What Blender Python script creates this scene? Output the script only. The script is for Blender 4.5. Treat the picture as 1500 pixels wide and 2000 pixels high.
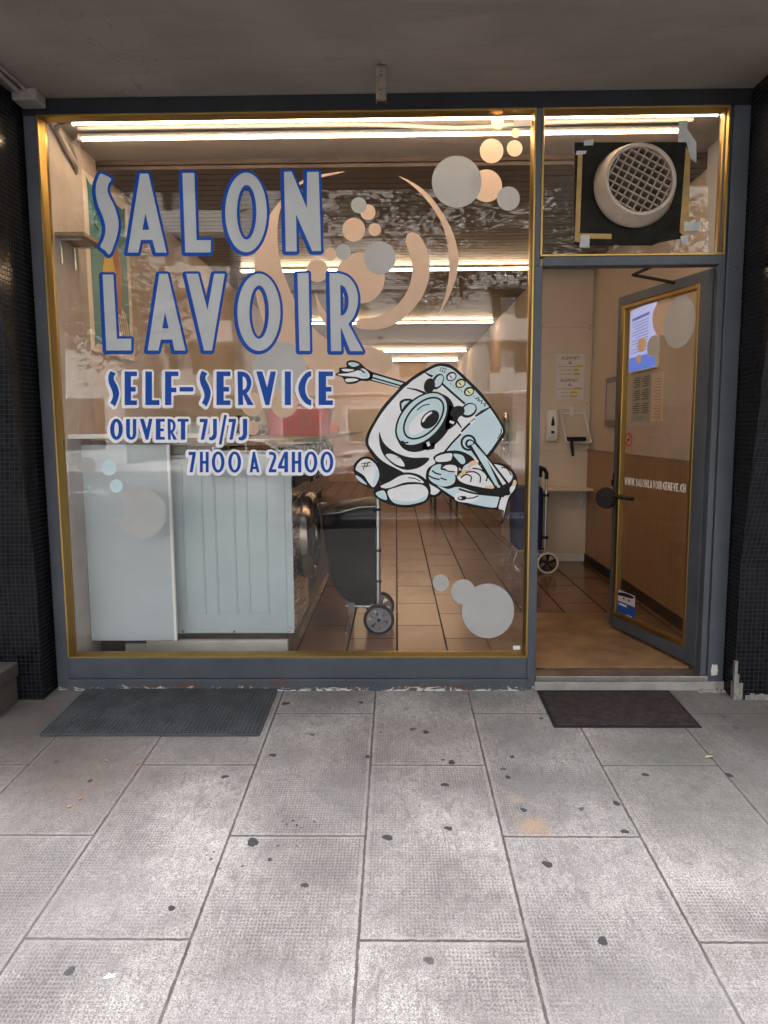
import bpy, bmesh, math, random
import numpy as np
from mathutils import Vector, Matrix
from mathutils.geometry import tessellate_polygon

for o in list(bpy.data.objects):
    bpy.data.objects.remove(o)
sc = bpy.context.scene
col = sc.collection
rnd = random.Random(7)
PI = math.pi

# ------------------------------------------------------------------ camera
FPX, PITCH, YAW, ROLL = 1410.0, math.radians(6.71), math.radians(1.0), math.radians(0.38)
CAM = Vector((0, -3.8, 1.406))
_f = Vector((-math.sin(YAW) * math.cos(PITCH), math.cos(YAW) * math.cos(PITCH), -math.sin(PITCH)))
_r0 = Vector((math.cos(YAW), math.sin(YAW), 0))
_u0 = _r0.cross(_f)
CR = _r0 * math.cos(ROLL) - _u0 * math.sin(ROLL)
CU = _r0 * math.sin(ROLL) + _u0 * math.cos(ROLL)
CF = _f
cd = bpy.data.cameras.new('camera')
cam = bpy.data.objects.new('camera', cd)
col.objects.link(cam)
cd.sensor_fit = 'HORIZONTAL'
cd.sensor_width = 36.0
cd.lens = FPX / 1500.0 * 36.0
cd.clip_start = 0.05
cd.clip_end = 500
M = Matrix((CR, CU, -CF)).transposed().to_4x4()
M.translation = CAM
cam.matrix_world = M
sc.camera = cam

# ------------------------------------------------------------------ world, sun, exposure
SUN_EL, SUN_AZ = math.radians(50), math.radians(-14)
w = bpy.data.worlds.new("World")
sc.world = w
w.use_nodes = True
nt = w.node_tree
bg = nt.nodes['Background']
sky = nt.nodes.new('ShaderNodeTexSky')
sky.sky_type = 'NISHITA'
sky.sun_disc = False
sky.sun_elevation = SUN_EL
sky.sun_rotation = SUN_AZ
sky.dust_density = 4.0
sky.air_density = 1.0
sky.ozone_density = 0.6
hsv = nt.nodes.new('ShaderNodeHueSaturation')
hsv.inputs['Saturation'].default_value = 0.35
nt.links.new(sky.outputs[0], hsv.inputs['Color'])
# sky brightness shaped by hand: boosted steeply overhead to light the outer pavement more
wtc = nt.nodes.new('ShaderNodeTexCoord'); wsx = nt.nodes.new('ShaderNodeSeparateXYZ'); wmr = nt.nodes.new('ShaderNodeMapRange'); wmx = nt.nodes.new('ShaderNodeVectorMath')
wmx.operation = 'SCALE'
wpw = nt.nodes.new('ShaderNodeMath'); wpw.operation = 'POWER'; wpw.inputs[1].default_value = 7.0
wmr.inputs['From Min'].default_value = 0.0; wmr.inputs['From Max'].default_value = 1.0
wmr.inputs['To Min'].default_value = 0.24; wmr.inputs['To Max'].default_value = 10.0
nt.links.new(wtc.outputs['Generated'], wsx.inputs[0]); nt.links.new(wsx.outputs[2], wpw.inputs[0]); nt.links.new(wpw.outputs[0], wmr.inputs['Value']); wpw.use_clamp = True
nt.links.new(hsv.outputs[0], wmx.inputs[0]); nt.links.new(wmr.outputs[0], wmx.inputs['Scale'])
nt.links.new(wmx.outputs[0], bg.inputs[0])
bg.inputs[1].default_value = 0.12
sd = bpy.data.lights.new('sun', 'SUN')
sd.energy = 3.0
sd.angle = math.radians(6)
sd.color = (1.0, 0.96, 0.90)
so = bpy.data.objects.new('sun', sd)
col.objects.link(so)
_d = Vector((math.sin(SUN_AZ) * math.cos(SUN_EL), math.cos(SUN_AZ) * math.cos(SUN_EL), math.sin(SUN_EL)))
so.rotation_euler = _d.to_track_quat('Z', 'Y').to_euler()
vs = sc.view_settings
vs.view_transform = 'Standard'
vs.look = 'None'
vs.exposure = 2.7
vs.gamma = 1.0
vs.use_curve_mapping = False
LAMP = 7.2           # radiance of the warm LED battens in the shop
sc.cycles.use_denoising = True
try:
    sc.cycles.denoiser = 'OPENIMAGEDENOISE'
except Exception:
    pass
sc.cycles.max_bounces = 10
sc.cycles.diffuse_bounces = 5
sc.cycles.glossy_bounces = 4
sc.cycles.transparent_max_bounces = 16
sc.cycles.sample_clamp_indirect = 6.0
sc.cycles.caustics_reflective = False
sc.cycles.caustics_refractive = False

# ------------------------------------------------------------------ material helpers
def srgb(r, g, b):
    f = lambda c: (c / 255 / 12.92) if c <= 10.3 else ((c / 255 + 0.055) / 1.055) ** 2.4
    return (f(r), f(g), f(b))

class NT:
    def __init__(s, name):
        s.m = bpy.data.materials.new(name)
        s.m.use_nodes = True
        s.t = s.m.node_tree
        s.b = s.t.nodes['Principled BSDF']
        s.out = s.t.nodes['Material Output']
        tc = s.t.nodes.new('ShaderNodeTexCoord')
        s.obj = tc.outputs['Object']
    def n(s, typ, **kw):
        x = s.t.nodes.new(typ)
        for k, v in kw.items():
            if k.startswith('_'):
                x.inputs[k[1:].replace('_', ' ')].default_value = v
            else:
                setattr(x, k, v)
        return x
    def l(s, a, b):
        s.t.links.new(a, b)
    def math(s, op, a, b=None, clamp=False):
        x = s.t.nodes.new('ShaderNodeMath')
        x.operation = op
        x.use_clamp = clamp
        for i, v in enumerate((a, b)):
            if v is None:
                continue
            if isinstance(v, (int, float)):
                x.inputs[i].default_value = v
            else:
                s.l(v, x.inputs[i])
        return x.outputs[0]
    def noise(s, scale, detail=4, rough=0.55, vec=None, dist=0.0):
        x = s.n('ShaderNodeTexNoise')
        x.inputs['Scale'].default_value = scale
        x.inputs['Detail'].default_value = detail
        x.inputs['Roughness'].default_value = rough
        x.inputs['Distortion'].default_value = dist
        s.l(vec or s.obj, x.inputs['Vector'])
        return x.outputs['Fac']
    def ramp(s, fac, lo, hi, a=0.0, b=1.0):
        x = s.n('ShaderNodeMapRange', clamp=True)
        x.inputs['From Min'].default_value = lo
        x.inputs['From Max'].default_value = hi
        x.inputs['To Min'].default_value = a
        x.inputs['To Max'].default_value = b
        s.l(fac, x.inputs['Value'])
        return x.outputs[0]
    def mix(s, fac, a, b, mode='MIX'):
        x = s.n('ShaderNodeMix', data_type='RGBA', blend_type=mode)
        for sock, v in ((x.inputs[0], fac), (x.inputs[6], a), (x.inputs[7], b)):
            if isinstance(v, (int, float)):
                sock.default_value = v
            elif isinstance(v, tuple):
                sock.default_value = (v[0], v[1], v[2], 1)
            else:
                s.l(v, sock)
        return x.outputs[2]
    def bump(s, h, strength, dist=0.002, prev=None):
        x = s.n('ShaderNodeBump')
        x.inputs['Strength'].default_value = strength
        x.inputs['Distance'].default_value = dist
        s.l(h, x.inputs['Height'])
        if prev is not None:
            s.l(prev, x.inputs['Normal'])
        s.l(x.outputs[0], s.b.inputs['Normal'])
        return x.outputs[0]
    def sep(s, vec=None):
        x = s.n('ShaderNodeSeparateXYZ')
        s.l(vec or s.obj, x.inputs[0])
        return x.outputs
    def comb(s, a, b, c=0.0):
        x = s.n('ShaderNodeCombineXYZ')
        for i, v in enumerate((a, b, c)):
            if isinstance(v, (int, float)):
                x.inputs[i].default_value = v
            else:
                s.l(v, x.inputs[i])
        return x.outputs[0]

def mat(name, c, rough=0.6, metal=0.0, var=0.0, vscale=6.0, bump=0.0, bscale=60.0, spec=0.5, coat=0.0, rvar=0.0, stretch=None):
    k = NT(name)
    k.b.inputs['Base Color'].default_value = (*c, 1)
    k.b.inputs['Roughness'].default_value = rough
    k.b.inputs['Metallic'].default_value = metal
    k.b.inputs['Specular IOR Level'].default_value = spec
    k.b.inputs['Coat Weight'].default_value = coat
    vec = k.obj
    if stretch:
        mp = k.n('ShaderNodeMapping')
        mp.inputs['Scale'].default_value = stretch
        k.l(k.obj, mp.inputs[0])
        vec = mp.outputs[0]
    if var:
        f = k.noise(vscale, 6, 0.62, vec)
        lo = tuple(x * (1 - var) for x in c)
        hi = tuple(min(1, x * (1 + var)) for x in c)
        k.l(k.mix(k.ramp(f, 0.3, 0.7), lo, hi), k.b.inputs['Base Color'])
    if rvar:
        f2 = k.noise(vscale * 1.7, 5, 0.6, vec)
        k.l(k.ramp(f2, 0.3, 0.7, max(0.03, rough - rvar), min(1, rough + rvar)), k.b.inputs['Roughness'])
    if bump:
        k.bump(k.noise(bscale, 5, 0.6, vec), bump)
    return k.m

def emit(name, c, s):
    k = NT(name)
    k.b.inputs['Base Color'].default_value = (c[0] * .6, c[1] * .6, c[2] * .6, 1)
    k.b.inputs['Emission Color'].default_value = (*c, 1)
    k.b.inputs['Emission Strength'].default_value = s
    return k.m

def glass_mat(name, f0=0.09, tint=(0.96, 0.97, 0.96), dirt=0.03):
    k = NT(name)
    lw = k.n('ShaderNodeLayerWeight')
    lw.inputs['Blend'].default_value = 0.5
    f5 = k.math('POWER', lw.outputs['Facing'], 5.0)
    fr = k.math('ADD', k.math('MULTIPLY', f5, 1 - f0), f0, True)
    tr = k.n('ShaderNodeBsdfTransparent')
    tr.inputs[0].default_value = (*tint, 1)
    gl = k.n('ShaderNodeBsdfGlossy')
    gl.inputs['Roughness'].default_value = 0.0
    gl.inputs['Color'].default_value = (1, 1, 1, 1)
    wob = k.n('ShaderNodeBump')
    wob.inputs['Strength'].default_value = 0.02
    wob.inputs['Distance'].default_value = 0.02
    k.l(k.noise(2.2, 2, 0.4), wob.inputs['Height'])
    k.l(wob.outputs[0], gl.inputs['Normal'])
    mx = k.n('ShaderNodeMixShader')
    k.l(fr, mx.inputs[0]); k.l(tr.outputs[0], mx.inputs[1]); k.l(gl.outputs[0], mx.inputs[2])
    # a thin uneven film of street dust on the pane
    df = k.n('ShaderNodeBsdfDiffuse')
    df.inputs[0].default_value = (0.6, 0.58, 0.55, 1)
    mp = k.n('ShaderNodeMapping')
    mp.inputs['Scale'].default_value = (1, 1, 0.35)
    k.l(k.obj, mp.inputs[0])
    g1 = k.ramp(k.noise(3.0, 6, 0.65, mp.outputs[0]), 0.42, 0.75, 0.0, dirt)
    g2 = k.ramp(k.noise(150, 2, 0.5), 0.72, 0.8, 0.0, 0.10)
    mx2 = k.n('ShaderNodeMixShader')
    k.l(k.math('ADD', g1, g2), mx2.inputs[0]); k.l(mx.outputs[0], mx2.inputs[1]); k.l(df.outputs[0], mx2.inputs[2])
    k.l(mx2.outputs[0], k.out.inputs[0])
    return k.m

def vinyl(name, c, trans=0.35, tc=None, rough=0.35):
    """sign vinyl stuck to glass: lit from the street and a little from the room behind it"""
    k = NT(name)
    k.b.inputs['Base Color'].default_value = (*c, 1)
    k.b.inputs['Roughness'].default_value = rough
    k.b.inputs['Specular IOR Level'].default_value = 0.12
    f = k.noise(7, 4, 0.6)
    k.l(k.mix(k.ramp(f, 0.3, 0.7), tuple(x * 0.94 for x in c), tuple(min(1, x * 1.05) for x in c)), k.b.inputs['Base Color'])
    if trans:
        t = k.n('ShaderNodeBsdfTranslucent')
        t.inputs[0].default_value = (*(tc or c), 1)
        mx = k.n('ShaderNodeMixShader')
        mx.inputs[0].default_value = trans
        k.l(k.b.outputs[0], mx.inputs[1]); k.l(t.outputs[0], mx.inputs[2])
        k.l(mx.outputs[0], k.out.inputs[0])
    return k.m

# ------------------------------------------------------------------ geometry helpers
class MB:
    def __init__(s):
        s.v = []; s.f = []; s.mi = []; s.cur = 0
    def add(s, vs, fs):
        b = len(s.v)
        s.v += [tuple(x) for x in vs]
        for f in fs:
            s.f.append(tuple(b + i for i in f)); s.mi.append(s.cur)
        return s
    def box(s, x0, x1, y0, y1, z0, z1):
        return s.add([(x, y, z) for z in (z0, z1) for y in (y0, y1) for x in (x0, x1)],
                     [(0, 2, 3, 1), (4, 5, 7, 6), (0, 1, 5, 4), (2, 6, 7, 3), (0, 4, 6, 2), (1, 3, 7, 5)])
    def quad(s, a, b, c, d):
        return s.add([a, b, c, d], [(0, 1, 2, 3)])
    def hexa(s, p):   # 8 points: bottom ring 0-3, top ring 4-7
        return s.add(p, [(3, 2, 1, 0), (4, 5, 6, 7), (0, 1, 5, 4), (1, 2, 6, 5), (2, 3, 7, 6), (3, 0, 4, 7)])
    def tube(s, pts, r, n=10, cap=True):
        pts = [Vector(p) for p in pts]
        rs = r if isinstance(r, (list, tuple)) else [r] * len(pts)
        t0 = (pts[1] - pts[0]).normalized()
        up = Vector((0, 0, 1)) if abs(t0.z) < 0.9 else Vector((1, 0, 0))
        a = t0.cross(up).normalized()
        vs = []
        for i, p in enumerate(pts):
            t = (pts[min(i + 1, len(pts) - 1)] - pts[max(i - 1, 0)])
            if t.length < 1e-9: t = t0
            t.normalize()
            a = (a - t * a.dot(t)); a.normalize()
            b = t.cross(a)
            for k in range(n):
                q = 2 * PI * k / n
                vs.append(p + (a * math.cos(q) + b * math.sin(q)) * rs[i])
        fs = []
        for i in range(len(pts) - 1):
            for k in range(n):
                fs.append((i * n + k, i * n + (k + 1) % n, (i + 1) * n + (k + 1) % n, (i + 1) * n + k))
        if cap:
            fs.append(tuple(range(n - 1, -1, -1)))
            fs.append(tuple(range((len(pts) - 1) * n, len(pts) * n)))
        return s.add(vs, fs)
    def lathe(s, prof, c, axis=(0, 0, 1), n=40, close=False):
        """prof: (radius, height along axis); closed at ends when radius is 0"""
        ax = Vector(axis).normalized()
        a = ax.orthogonal().normalized(); b = ax.cross(a)
        c = Vector(c)
        vs = []
        for r, h in prof:
            for k in range(n):
                q = 2 * PI * k / n
                vs.append(c + ax * h + (a * math.cos(q) + b * math.sin(q)) * r)
        fs = []
        m = len(prof)
        for i in range(m if close else m - 1):
            j = (i + 1) % m
            for k in range(n):
                fs.append((i * n + k, i * n + (k + 1) % n, j * n + (k + 1) % n, j * n + k))
        return s.add(vs, fs)
    def fill(s, loops, fn):
        """flat polygon with holes; loops of (u,v), fn maps (u,v) to a point"""
        def inside(p, lp):
            r = False
            for i in range(len(lp)):
                a, c = lp[i], lp[i - 1]
                if (a[1] > p[1]) != (c[1] > p[1]) and p[0] < (c[0] - a[0]) * (p[1] - a[1]) / (c[1] - a[1]) + a[0]: r = not r
            return r
        dep = [sum(inside(lp[0], q) for q in loops if q is not lp) for lp in loops]
        for k, lp in enumerate(loops):
            if dep[k] % 2: continue
            grp = [lp] + [q for j, q in enumerate(loops) if dep[j] == dep[k] + 1 and inside(q[0], lp)]
            tri = tessellate_polygon([[Vector((p[0], p[1], 0)) for p in g] for g in grp])
            s.add([fn(p[0], p[1]) for g in grp for p in g], tri)
        return s
    def prism(s, loop, fn0, fn1):
        n = len(loop)
        tri = tessellate_polygon([[Vector((p[0], p[1], 0)) for p in loop]])
        vs = [fn0(*p) for p in loop] + [fn1(*p) for p in loop]
        fs = [tuple(t) for t in tri] + [tuple(n + i for i in t) for t in tri]
        fs += [(i, (i + 1) % n, n + (i + 1) % n, n + i) for i in range(n)]
        return s.add(vs, fs)
    def build(s, name, mats, parent=None, smooth=False, bevel=0.0, seg=2, weld=False):
        me = bpy.data.meshes.new(name)
        me.from_pydata(s.v, [], s.f)
        if not isinstance(mats, (list, tuple)): mats = [mats]
        for m in mats: me.materials.append(m)
        me.polygons.foreach_set('material_index', s.mi)
        bm = bmesh.new(); bm.from_mesh(me)
        if weld: bmesh.ops.remove_doubles(bm, verts=bm.verts, dist=1e-5)
        bmesh.ops.recalc_face_normals(bm, faces=bm.faces)
        bm.to_mesh(me); bm.free()
        if smooth:
            me.polygons.foreach_set('use_smooth', [True] * len(me.polygons))
            try: me.set_sharp_from_angle(angle=math.radians(40))
            except Exception: pass
        o = bpy.data.objects.new(name, me)
        col.objects.link(o)
        if parent is not None:
            o.parent = parent
            o.matrix_parent_inverse = Matrix.Translation(-WORLD[parent.name])
            WORLD[o.name] = Vector((0, 0, 0)) + WORLD[parent.name] * 0
        else:
            WORLD[o.name] = Vector((0, 0, 0))
        if bevel:
            b = o.modifiers.new('bevel', 'BEVEL')
            b.width = bevel; b.segments = seg; b.limit_method = 'ANGLE'; b.angle_limit = math.radians(35)
        return o
WORLD = {}

def tag(o, label=None, cat=None, group=None, kind=None):
    if label: o['label'] = label
    if cat: o['category'] = cat
    if group: o['group'] = group
    if kind: o['kind'] = kind
    return o
def thing(name, label, cat, loc=(0, 0, 0), group=None):
    o = bpy.data.objects.new(name, None)
    o.empty_display_size = 0.1
    col.objects.link(o)
    o.location = loc
    WORLD[o.name] = Vector(loc)
    return tag(o, label, cat, group)
def copy_tree(o, parent=None):
    c = o.copy(); col.objects.link(c)
    if parent is not None: c.parent = parent
    for ch in list(o.children): copy_tree(ch, c)
    return c
def labelled(o, label):
    o['label'] = label
    return o

# ------------------------------------------------------------------ materials
M_paint = NT('grey_blue_paint')
def _paint():
    k = M_paint
    base = k.mix(k.ramp(k.noise(5, 6, 0.65), 0.3, 0.7), (0.050, 0.058, 0.072), (0.070, 0.080, 0.096))
    x, y, z = k.sep()
    low = k.ramp(z, 0.03, 0.13, 1.0, 0.0)                 # chips gather along the foot of the frame
    mp = k.n('ShaderNodeMapping'); mp.inputs['Scale'].default_value = (1, 1, 2.4); k.l(k.obj, mp.inputs[0])
    chip = k.ramp(k.math('ADD', k.noise(9, 6, 0.72, mp.outputs[0]), k.math('MULTIPLY', low, 0.15)), 0.70, 0.715)
    chip2 = k.ramp(k.math('ADD', k.noise(14, 6, 0.75, mp.outputs[0], 1.0), k.math('MULTIPLY', k.ramp(z, 0.0, 0.05, 1.0, 0.0), 0.22)), 0.71, 0.725)
    c = k.mix(chip, base, (0.10, 0.055, 0.04))
    c = k.mix(chip2, c, (0.50, 0.50, 0.47))
    k.l(c, k.b.inputs['Base Color'])
    k.b.inputs['Roughness'].default_value = 0.45
    k.b.inputs['Specular IOR Level'].default_value = 0.3
    h = k.math('ADD', k.math('MULTIPLY', k.noise(90, 4), 0.35), k.math('MULTIPLY', k.math('SUBTRACT', 1.0, chip), 0.8))
    k.bump(h, 0.35, 0.0015)
    return k.m
M_paint = _paint()
M_gold = mat('brass_anodised', (0.36, 0.24, 0.075), 0.4, 1.0, var=0.08, vscale=3, rvar=0.05)
M_glass = glass_mat('window_glass', 0.041, dirt=0.006)
M_glass2 = glass_mat('door_glass', 0.07, dirt=0.05)
def _soffit():
    k = NT('soffit_plaster')
    mp = k.n('ShaderNodeMapping'); mp.inputs['Scale'].default_value = (0.5, 2.2, 1); k.l(k.obj, mp.inputs[0])
    c = k.mix(k.ramp(k.noise(1.6, 7, 0.62), 0.3, 0.7), (0.185, 0.158, 0.135), (0.245, 0.212, 0.185))
    c = k.mix(k.ramp(k.noise(3.0, 7, 0.7, mp.outputs[0], 0.8), 0.50, 0.72, 0, 0.5), c, (0.13, 0.115, 0.088))
    cr = k.n('ShaderNodeTexVoronoi', feature='DISTANCE_TO_EDGE'); cr.inputs['Scale'].default_value = 1.1
    wv = k.n('ShaderNodeVectorMath', operation='ADD'); nz = k.n('ShaderNodeTexNoise'); nz.inputs['Scale'].default_value = 4; nz.inputs['Detail'].default_value = 5
    k.l(k.obj, nz.inputs['Vector']); k.l(k.obj, wv.inputs[0]); k.l(nz.outputs['Color'], wv.inputs[1]); k.l(wv.outputs[0], cr.inputs['Vector'])
    crack = k.math('MULTIPLY', k.ramp(cr.outputs['Distance'], 0.0, 0.006, 1, 0), k.ramp(k.noise(1.3, 3), 0.5, 0.6))
    c = k.mix(k.math('MULTIPLY', crack, 0.55), c, (0.07, 0.06, 0.05))
    k.l(c, k.b.inputs['Base Color']); k.b.inputs['Roughness'].default_value = 0.92
    k.bump(k.math('ADD', k.noise(26, 5, 0.6), k.math('MULTIPLY', k.noise(2.5, 3), 1.5)), 0.3, 0.004)
    return k.m
M_soffit = _soffit()
M_wallwarm = mat('cream_wall', (0.51, 0.425, 0.345), 0.75, var=0.06, vscale=3, bump=0.12, bscale=35)
M_wallpanel = mat('white_laminate', (0.66, 0.58, 0.48), 0.45, var=0.03, vscale=2, bump=0.02)
M_plaster = mat('bay_plaster', (0.42, 0.38, 0.34), 0.85, var=0.12, vscale=5, bump=0.4, bscale=28)
M_greypier = mat('grey_pier', (0.40, 0.40, 0.42), 0.6, var=0.06)
M_upper = mat('upper_facade', (0.35, 0.33, 0.30), 0.85, var=0.1, vscale=1.2, bump=0.2)
M_black = mat('black_plastic', (0.008, 0.007, 0.007), 0.55, spec=0.3, var=0.2, vscale=20)
M_blackrub = mat('black_rubber', (0.014, 0.014, 0.015), 0.8, spec=.25, var=0.3, vscale=12, bump=0.2)
M_chrome = mat('chromed_steel', (0.62, 0.62, 0.63), 0.25, 1.0, var=0.08)
M_alu = mat('aluminium', (0.55, 0.55, 0.56), 0.38, 1.0, var=0.1, vscale=20)
M_steel = mat('brushed_steel', (0.42, 0.40, 0.38), 0.28, 1.0, var=0.12, vscale=9, rvar=0.1, stretch=(1, 0.2, 5))
M_white = mat('white_enamel', (0.72, 0.73, 0.73), 0.4, var=0.04)
M_machwhite = mat('pale_enamel_panel', (0.40, 0.47, 0.50), 0.33, var=0.06, vscale=2.5, rvar=0.06, bump=0.04, bscale=8)
M_concrete = mat('concrete', (0.28, 0.265, 0.24), 0.9, var=0.25, vscale=9, bump=0.5, bscale=70)

def _slats():
    k = NT('slat_ceiling')
    x, y, z = k.sep()
    base = k.mix(k.ramp(k.noise(3, 4), 0.3, 0.7), (0.085, 0.062, 0.048), (0.12, 0.09, 0.07))
    k.l(base, k.b.inputs['Base Color'])
    k.b.inputs['Roughness'].default_value = 0.35
    return k.m
M_slat = _slats()

def _wood(name, a, b, scale=3.0, axis=2, rough=0.5):
    k = NT(name)
    mp = k.n('ShaderNodeMapping')
    sc_ = [14, 14, 14]; sc_[axis] = 1.0
    mp.inputs['Scale'].default_value = sc_
    k.l(k.obj, mp.inputs[0])
    f = k.noise(scale, 6, 0.65, mp.outputs[0], 0.6)
    k.l(k.mix(k.ramp(f, 0.3, 0.7), a, b), k.b.inputs['Base Color'])
    k.b.inputs['Roughness'].default_value = rough
    k.bump(f, 0.08)
    return k.m
M_dado = _wood('wood_laminate', (0.27, 0.145, 0.062), (0.36, 0.20, 0.092), 2.0, 2, 0.38)
M_counter = _wood('counter_wood', (0.20, 0.12, 0.065), (0.30, 0.19, 0.11), 2.0, 1, 0.4)

def _mosaic():
    k = NT('black_mosaic')
    x, y, z = k.sep()
    v = k.comb(k.math('ADD', k.math('MULTIPLY', x, 1.0), y), z)
    br = k.n('ShaderNodeTexBrick')
    br.offset = 0.0; br.squash = 1.0
    br.inputs['Scale'].default_value = 1.0
    br.inputs['Brick Width'].default_value = 0.0235
    br.inputs['Row Height'].default_value = 0.0235
    br.inputs['Mortar Size'].default_value = 0.0011
    br.inputs['Mortar Smooth'].default_value = 0.2
    br.inputs['Color1'].default_value = (0.003, 0.0035, 0.005, 1)
    br.inputs['Color2'].default_value = (0.009, 0.010, 0.014, 1)
    br.inputs['Mortar'].default_value = (0.030, 0.029, 0.027, 1)
    k.l(v, br.inputs['Vector'])
    dust = k.ramp(k.noise(3.5, 6, 0.6), 0.45, 0.8, 0, 0.012)
    k.b.inputs['Specular IOR Level'].default_value = 0.12
    k.l(k.mix(dust, br.outputs['Color'], (0.30, 0.29, 0.27)), k.b.inputs['Base Color'])
    # every tile sits at its own slight tilt
    wn = k.n('ShaderNodeTexWhiteNoise', noise_dimensions='2D')
    sn = k.n('ShaderNodeVectorMath', operation='SNAP')
    sn.inputs[1].default_value = (0.0235, 0.0235, 0.0235)
    k.l(v, sn.inputs[0]); k.l(sn.outputs[0], wn.inputs['Vector'])
    k.l(k.ramp(br.outputs['Fac'], 0, 1, 0.16, 0.8), k.b.inputs['Roughness'])
    h = k.math('SUBTRACT', k.math('MULTIPLY', k.noise(55, 2), 0.6), br.outputs['Fac'])
    k.bump(h, 0.35, 0.002)
    return k.m
M_mosaic = _mosaic()

def _pavement():
    k = NT('pavement_slabs')
    x, y, z = k.sep()
    u = k.math('MULTIPLY', k.math('ADD', y, 0.8375), -1.0)
    v = k.math('ADD', x, 0.613)
    jit = k.noise(1.3, 3, 0.5)
    v2 = k.math('ADD', v, k.math('MULTIPLY', k.math('SUBTRACT', k.noise(38, 5, 0.7), 0.5), 0.011))
    u2 = k.math('ADD', u, k.math('MULTIPLY', k.math('SUBTRACT', k.noise(33, 5, 0.7), 0.5), 0.012))
    def brick(ms, sm):
        br = k.n('ShaderNodeTexBrick')
        br.offset = 0.5; br.offset_frequency = 2; br.squash = 1.0
        br.inputs['Scale'].default_value = 1.0
        br.inputs['Brick Width'].default_value = 1.005
        br.inputs['Row Height'].default_value = 0.4957
        br.inputs['Mortar Size'].default_value = ms
        br.inputs['Mortar Smooth'].default_value = sm
        br.inputs['Color1'].default_value = (0, 0, 0, 1)
        br.inputs['Color2'].default_value = (1, 1, 1, 1)
        br.inputs['Mortar'].default_value = (0.5, 0.5, 0.5, 1)
        k.l(k.comb(u2, v2), br.inputs['Vector'])
        return br
    b1 = brick(0.0050, 0.25)      # the joint
    b2 = brick(0.017, 0.15)     # smooth margin round every slab
    rnd_ = k.sep(b1.outputs['Color'])[0]
    big = k.noise(1.6, 7, 0.62)
    mid = k.noise(7, 6, 0.7, dist=0.4)
    fine = k.noise(240, 3, 0.7)
    grit = k.noise(700, 2, 0.6)
    base = k.mix(k.ramp(big, 0.36, 0.66), (0.255, 0.222, 0.190), (0.60, 0.545, 0.478))
    base = k.mix(k.ramp(rnd_, 0, 1, 0, 0.50), base, (0.27, 0.245, 0.222))
    base = k.mix(k.ramp(mid, 0.46, 0.72, 0, 0.50), base, (0.15, 0.130, 0.115))
    stre = k.n('ShaderNodeMapping'); stre.inputs['Scale'].default_value = (1, 0.35, 1); stre.inputs['Rotation'].default_value = (0, 0, 0.6)
    k.l(k.obj, stre.inputs[0])
    base = k.mix(k.ramp(k.noise(27, 7, 0.8, stre.outputs[0], 1.4), 0.50, 0.64, 0, 0.58), base, (0.12, 0.105, 0.098))
    base = k.mix(k.ramp(k.noise(19, 5, 0.75), 0.60, 0.80, 0, 0.32), base, (0.50, 0.48, 0.46))
    # rows of small pits pressed into the slabs, dirty at the bottom, worn away in places
    px = k.math('SINE', k.math('MULTIPLY', x, 2 * PI / 0.0118))
    row = k.math('MULTIPLY', y, 2 * PI / 0.0150)
    py = k.math('SINE', row)
    pit = k.ramp(k.math('MULTIPLY', k.math('ADD', px, py), 0.5), 0.10, 0.65)
    worn = k.ramp(k.noise(1.7, 6, 0.65), 0.40, 0.56, 1.0, 0.08)
    inside = k.math('SUBTRACT', 1.0, b2.outputs['Fac'], True)
    pitm = k.math('MULTIPLY', k.math('MULTIPLY', pit, worn), inside)
    base = k.mix(k.math('MULTIPLY', pitm, 0.72), base, (0.075, 0.068, 0.062))
    base = k.mix(k.ramp(fine, 0.42, 0.62, 0.0, 0.85), base, (0.085, 0.075, 0.07))
    base = k.mix(k.ramp(k.noise(95, 5, 0.8), 0.48, 0.66, 0.0, 0.62), base, (0.11, 0.098, 0.09))
    base = k.mix(k.ramp(grit, 0.60, 0.78, 0.0, 0.35), base, (0.62, 0.60, 0.57))
    # pale mortar edge with a dark crack along it
    base = k.mix(k.math('MULTIPLY', b2.outputs['Fac'], 0.22), base, (0.36, 0.32, 0.275))
    crack = k.math('MULTIPLY', b1.outputs['Fac'], k.ramp(k.noise(11, 4), 0.25, 0.5, 0.55, 1.0))
    base = k.mix(k.math('MULTIPLY', crack, 0.85), base, (0.04, 0.034, 0.029))
    # rusty blotch patches and one smooth greenish renewed slab
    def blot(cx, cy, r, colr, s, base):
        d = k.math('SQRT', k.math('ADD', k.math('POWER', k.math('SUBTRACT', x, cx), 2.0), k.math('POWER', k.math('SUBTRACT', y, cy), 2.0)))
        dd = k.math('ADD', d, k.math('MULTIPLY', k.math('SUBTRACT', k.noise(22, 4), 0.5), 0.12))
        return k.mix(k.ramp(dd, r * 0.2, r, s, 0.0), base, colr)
    base = blot(0.50, -1.28, 0.085, (0.36, 0.22, 0.11), 0.55, base)
    base = blot(0.46, -1.10, 0.05, (0.36, 0.26, 0.15), 0.35, base)
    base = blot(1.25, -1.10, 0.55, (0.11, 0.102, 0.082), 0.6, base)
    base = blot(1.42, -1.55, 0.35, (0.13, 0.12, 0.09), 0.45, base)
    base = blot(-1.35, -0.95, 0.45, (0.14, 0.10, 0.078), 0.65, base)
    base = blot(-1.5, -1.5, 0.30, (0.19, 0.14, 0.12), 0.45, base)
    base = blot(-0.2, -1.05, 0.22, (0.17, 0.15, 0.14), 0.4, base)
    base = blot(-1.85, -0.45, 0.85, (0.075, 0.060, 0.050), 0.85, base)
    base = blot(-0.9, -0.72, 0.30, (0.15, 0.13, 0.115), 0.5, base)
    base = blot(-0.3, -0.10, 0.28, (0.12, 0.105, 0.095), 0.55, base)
    base = blot(0.35, -0.12, 0.30, (0.13, 0.115, 0.10), 0.5, base)
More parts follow.
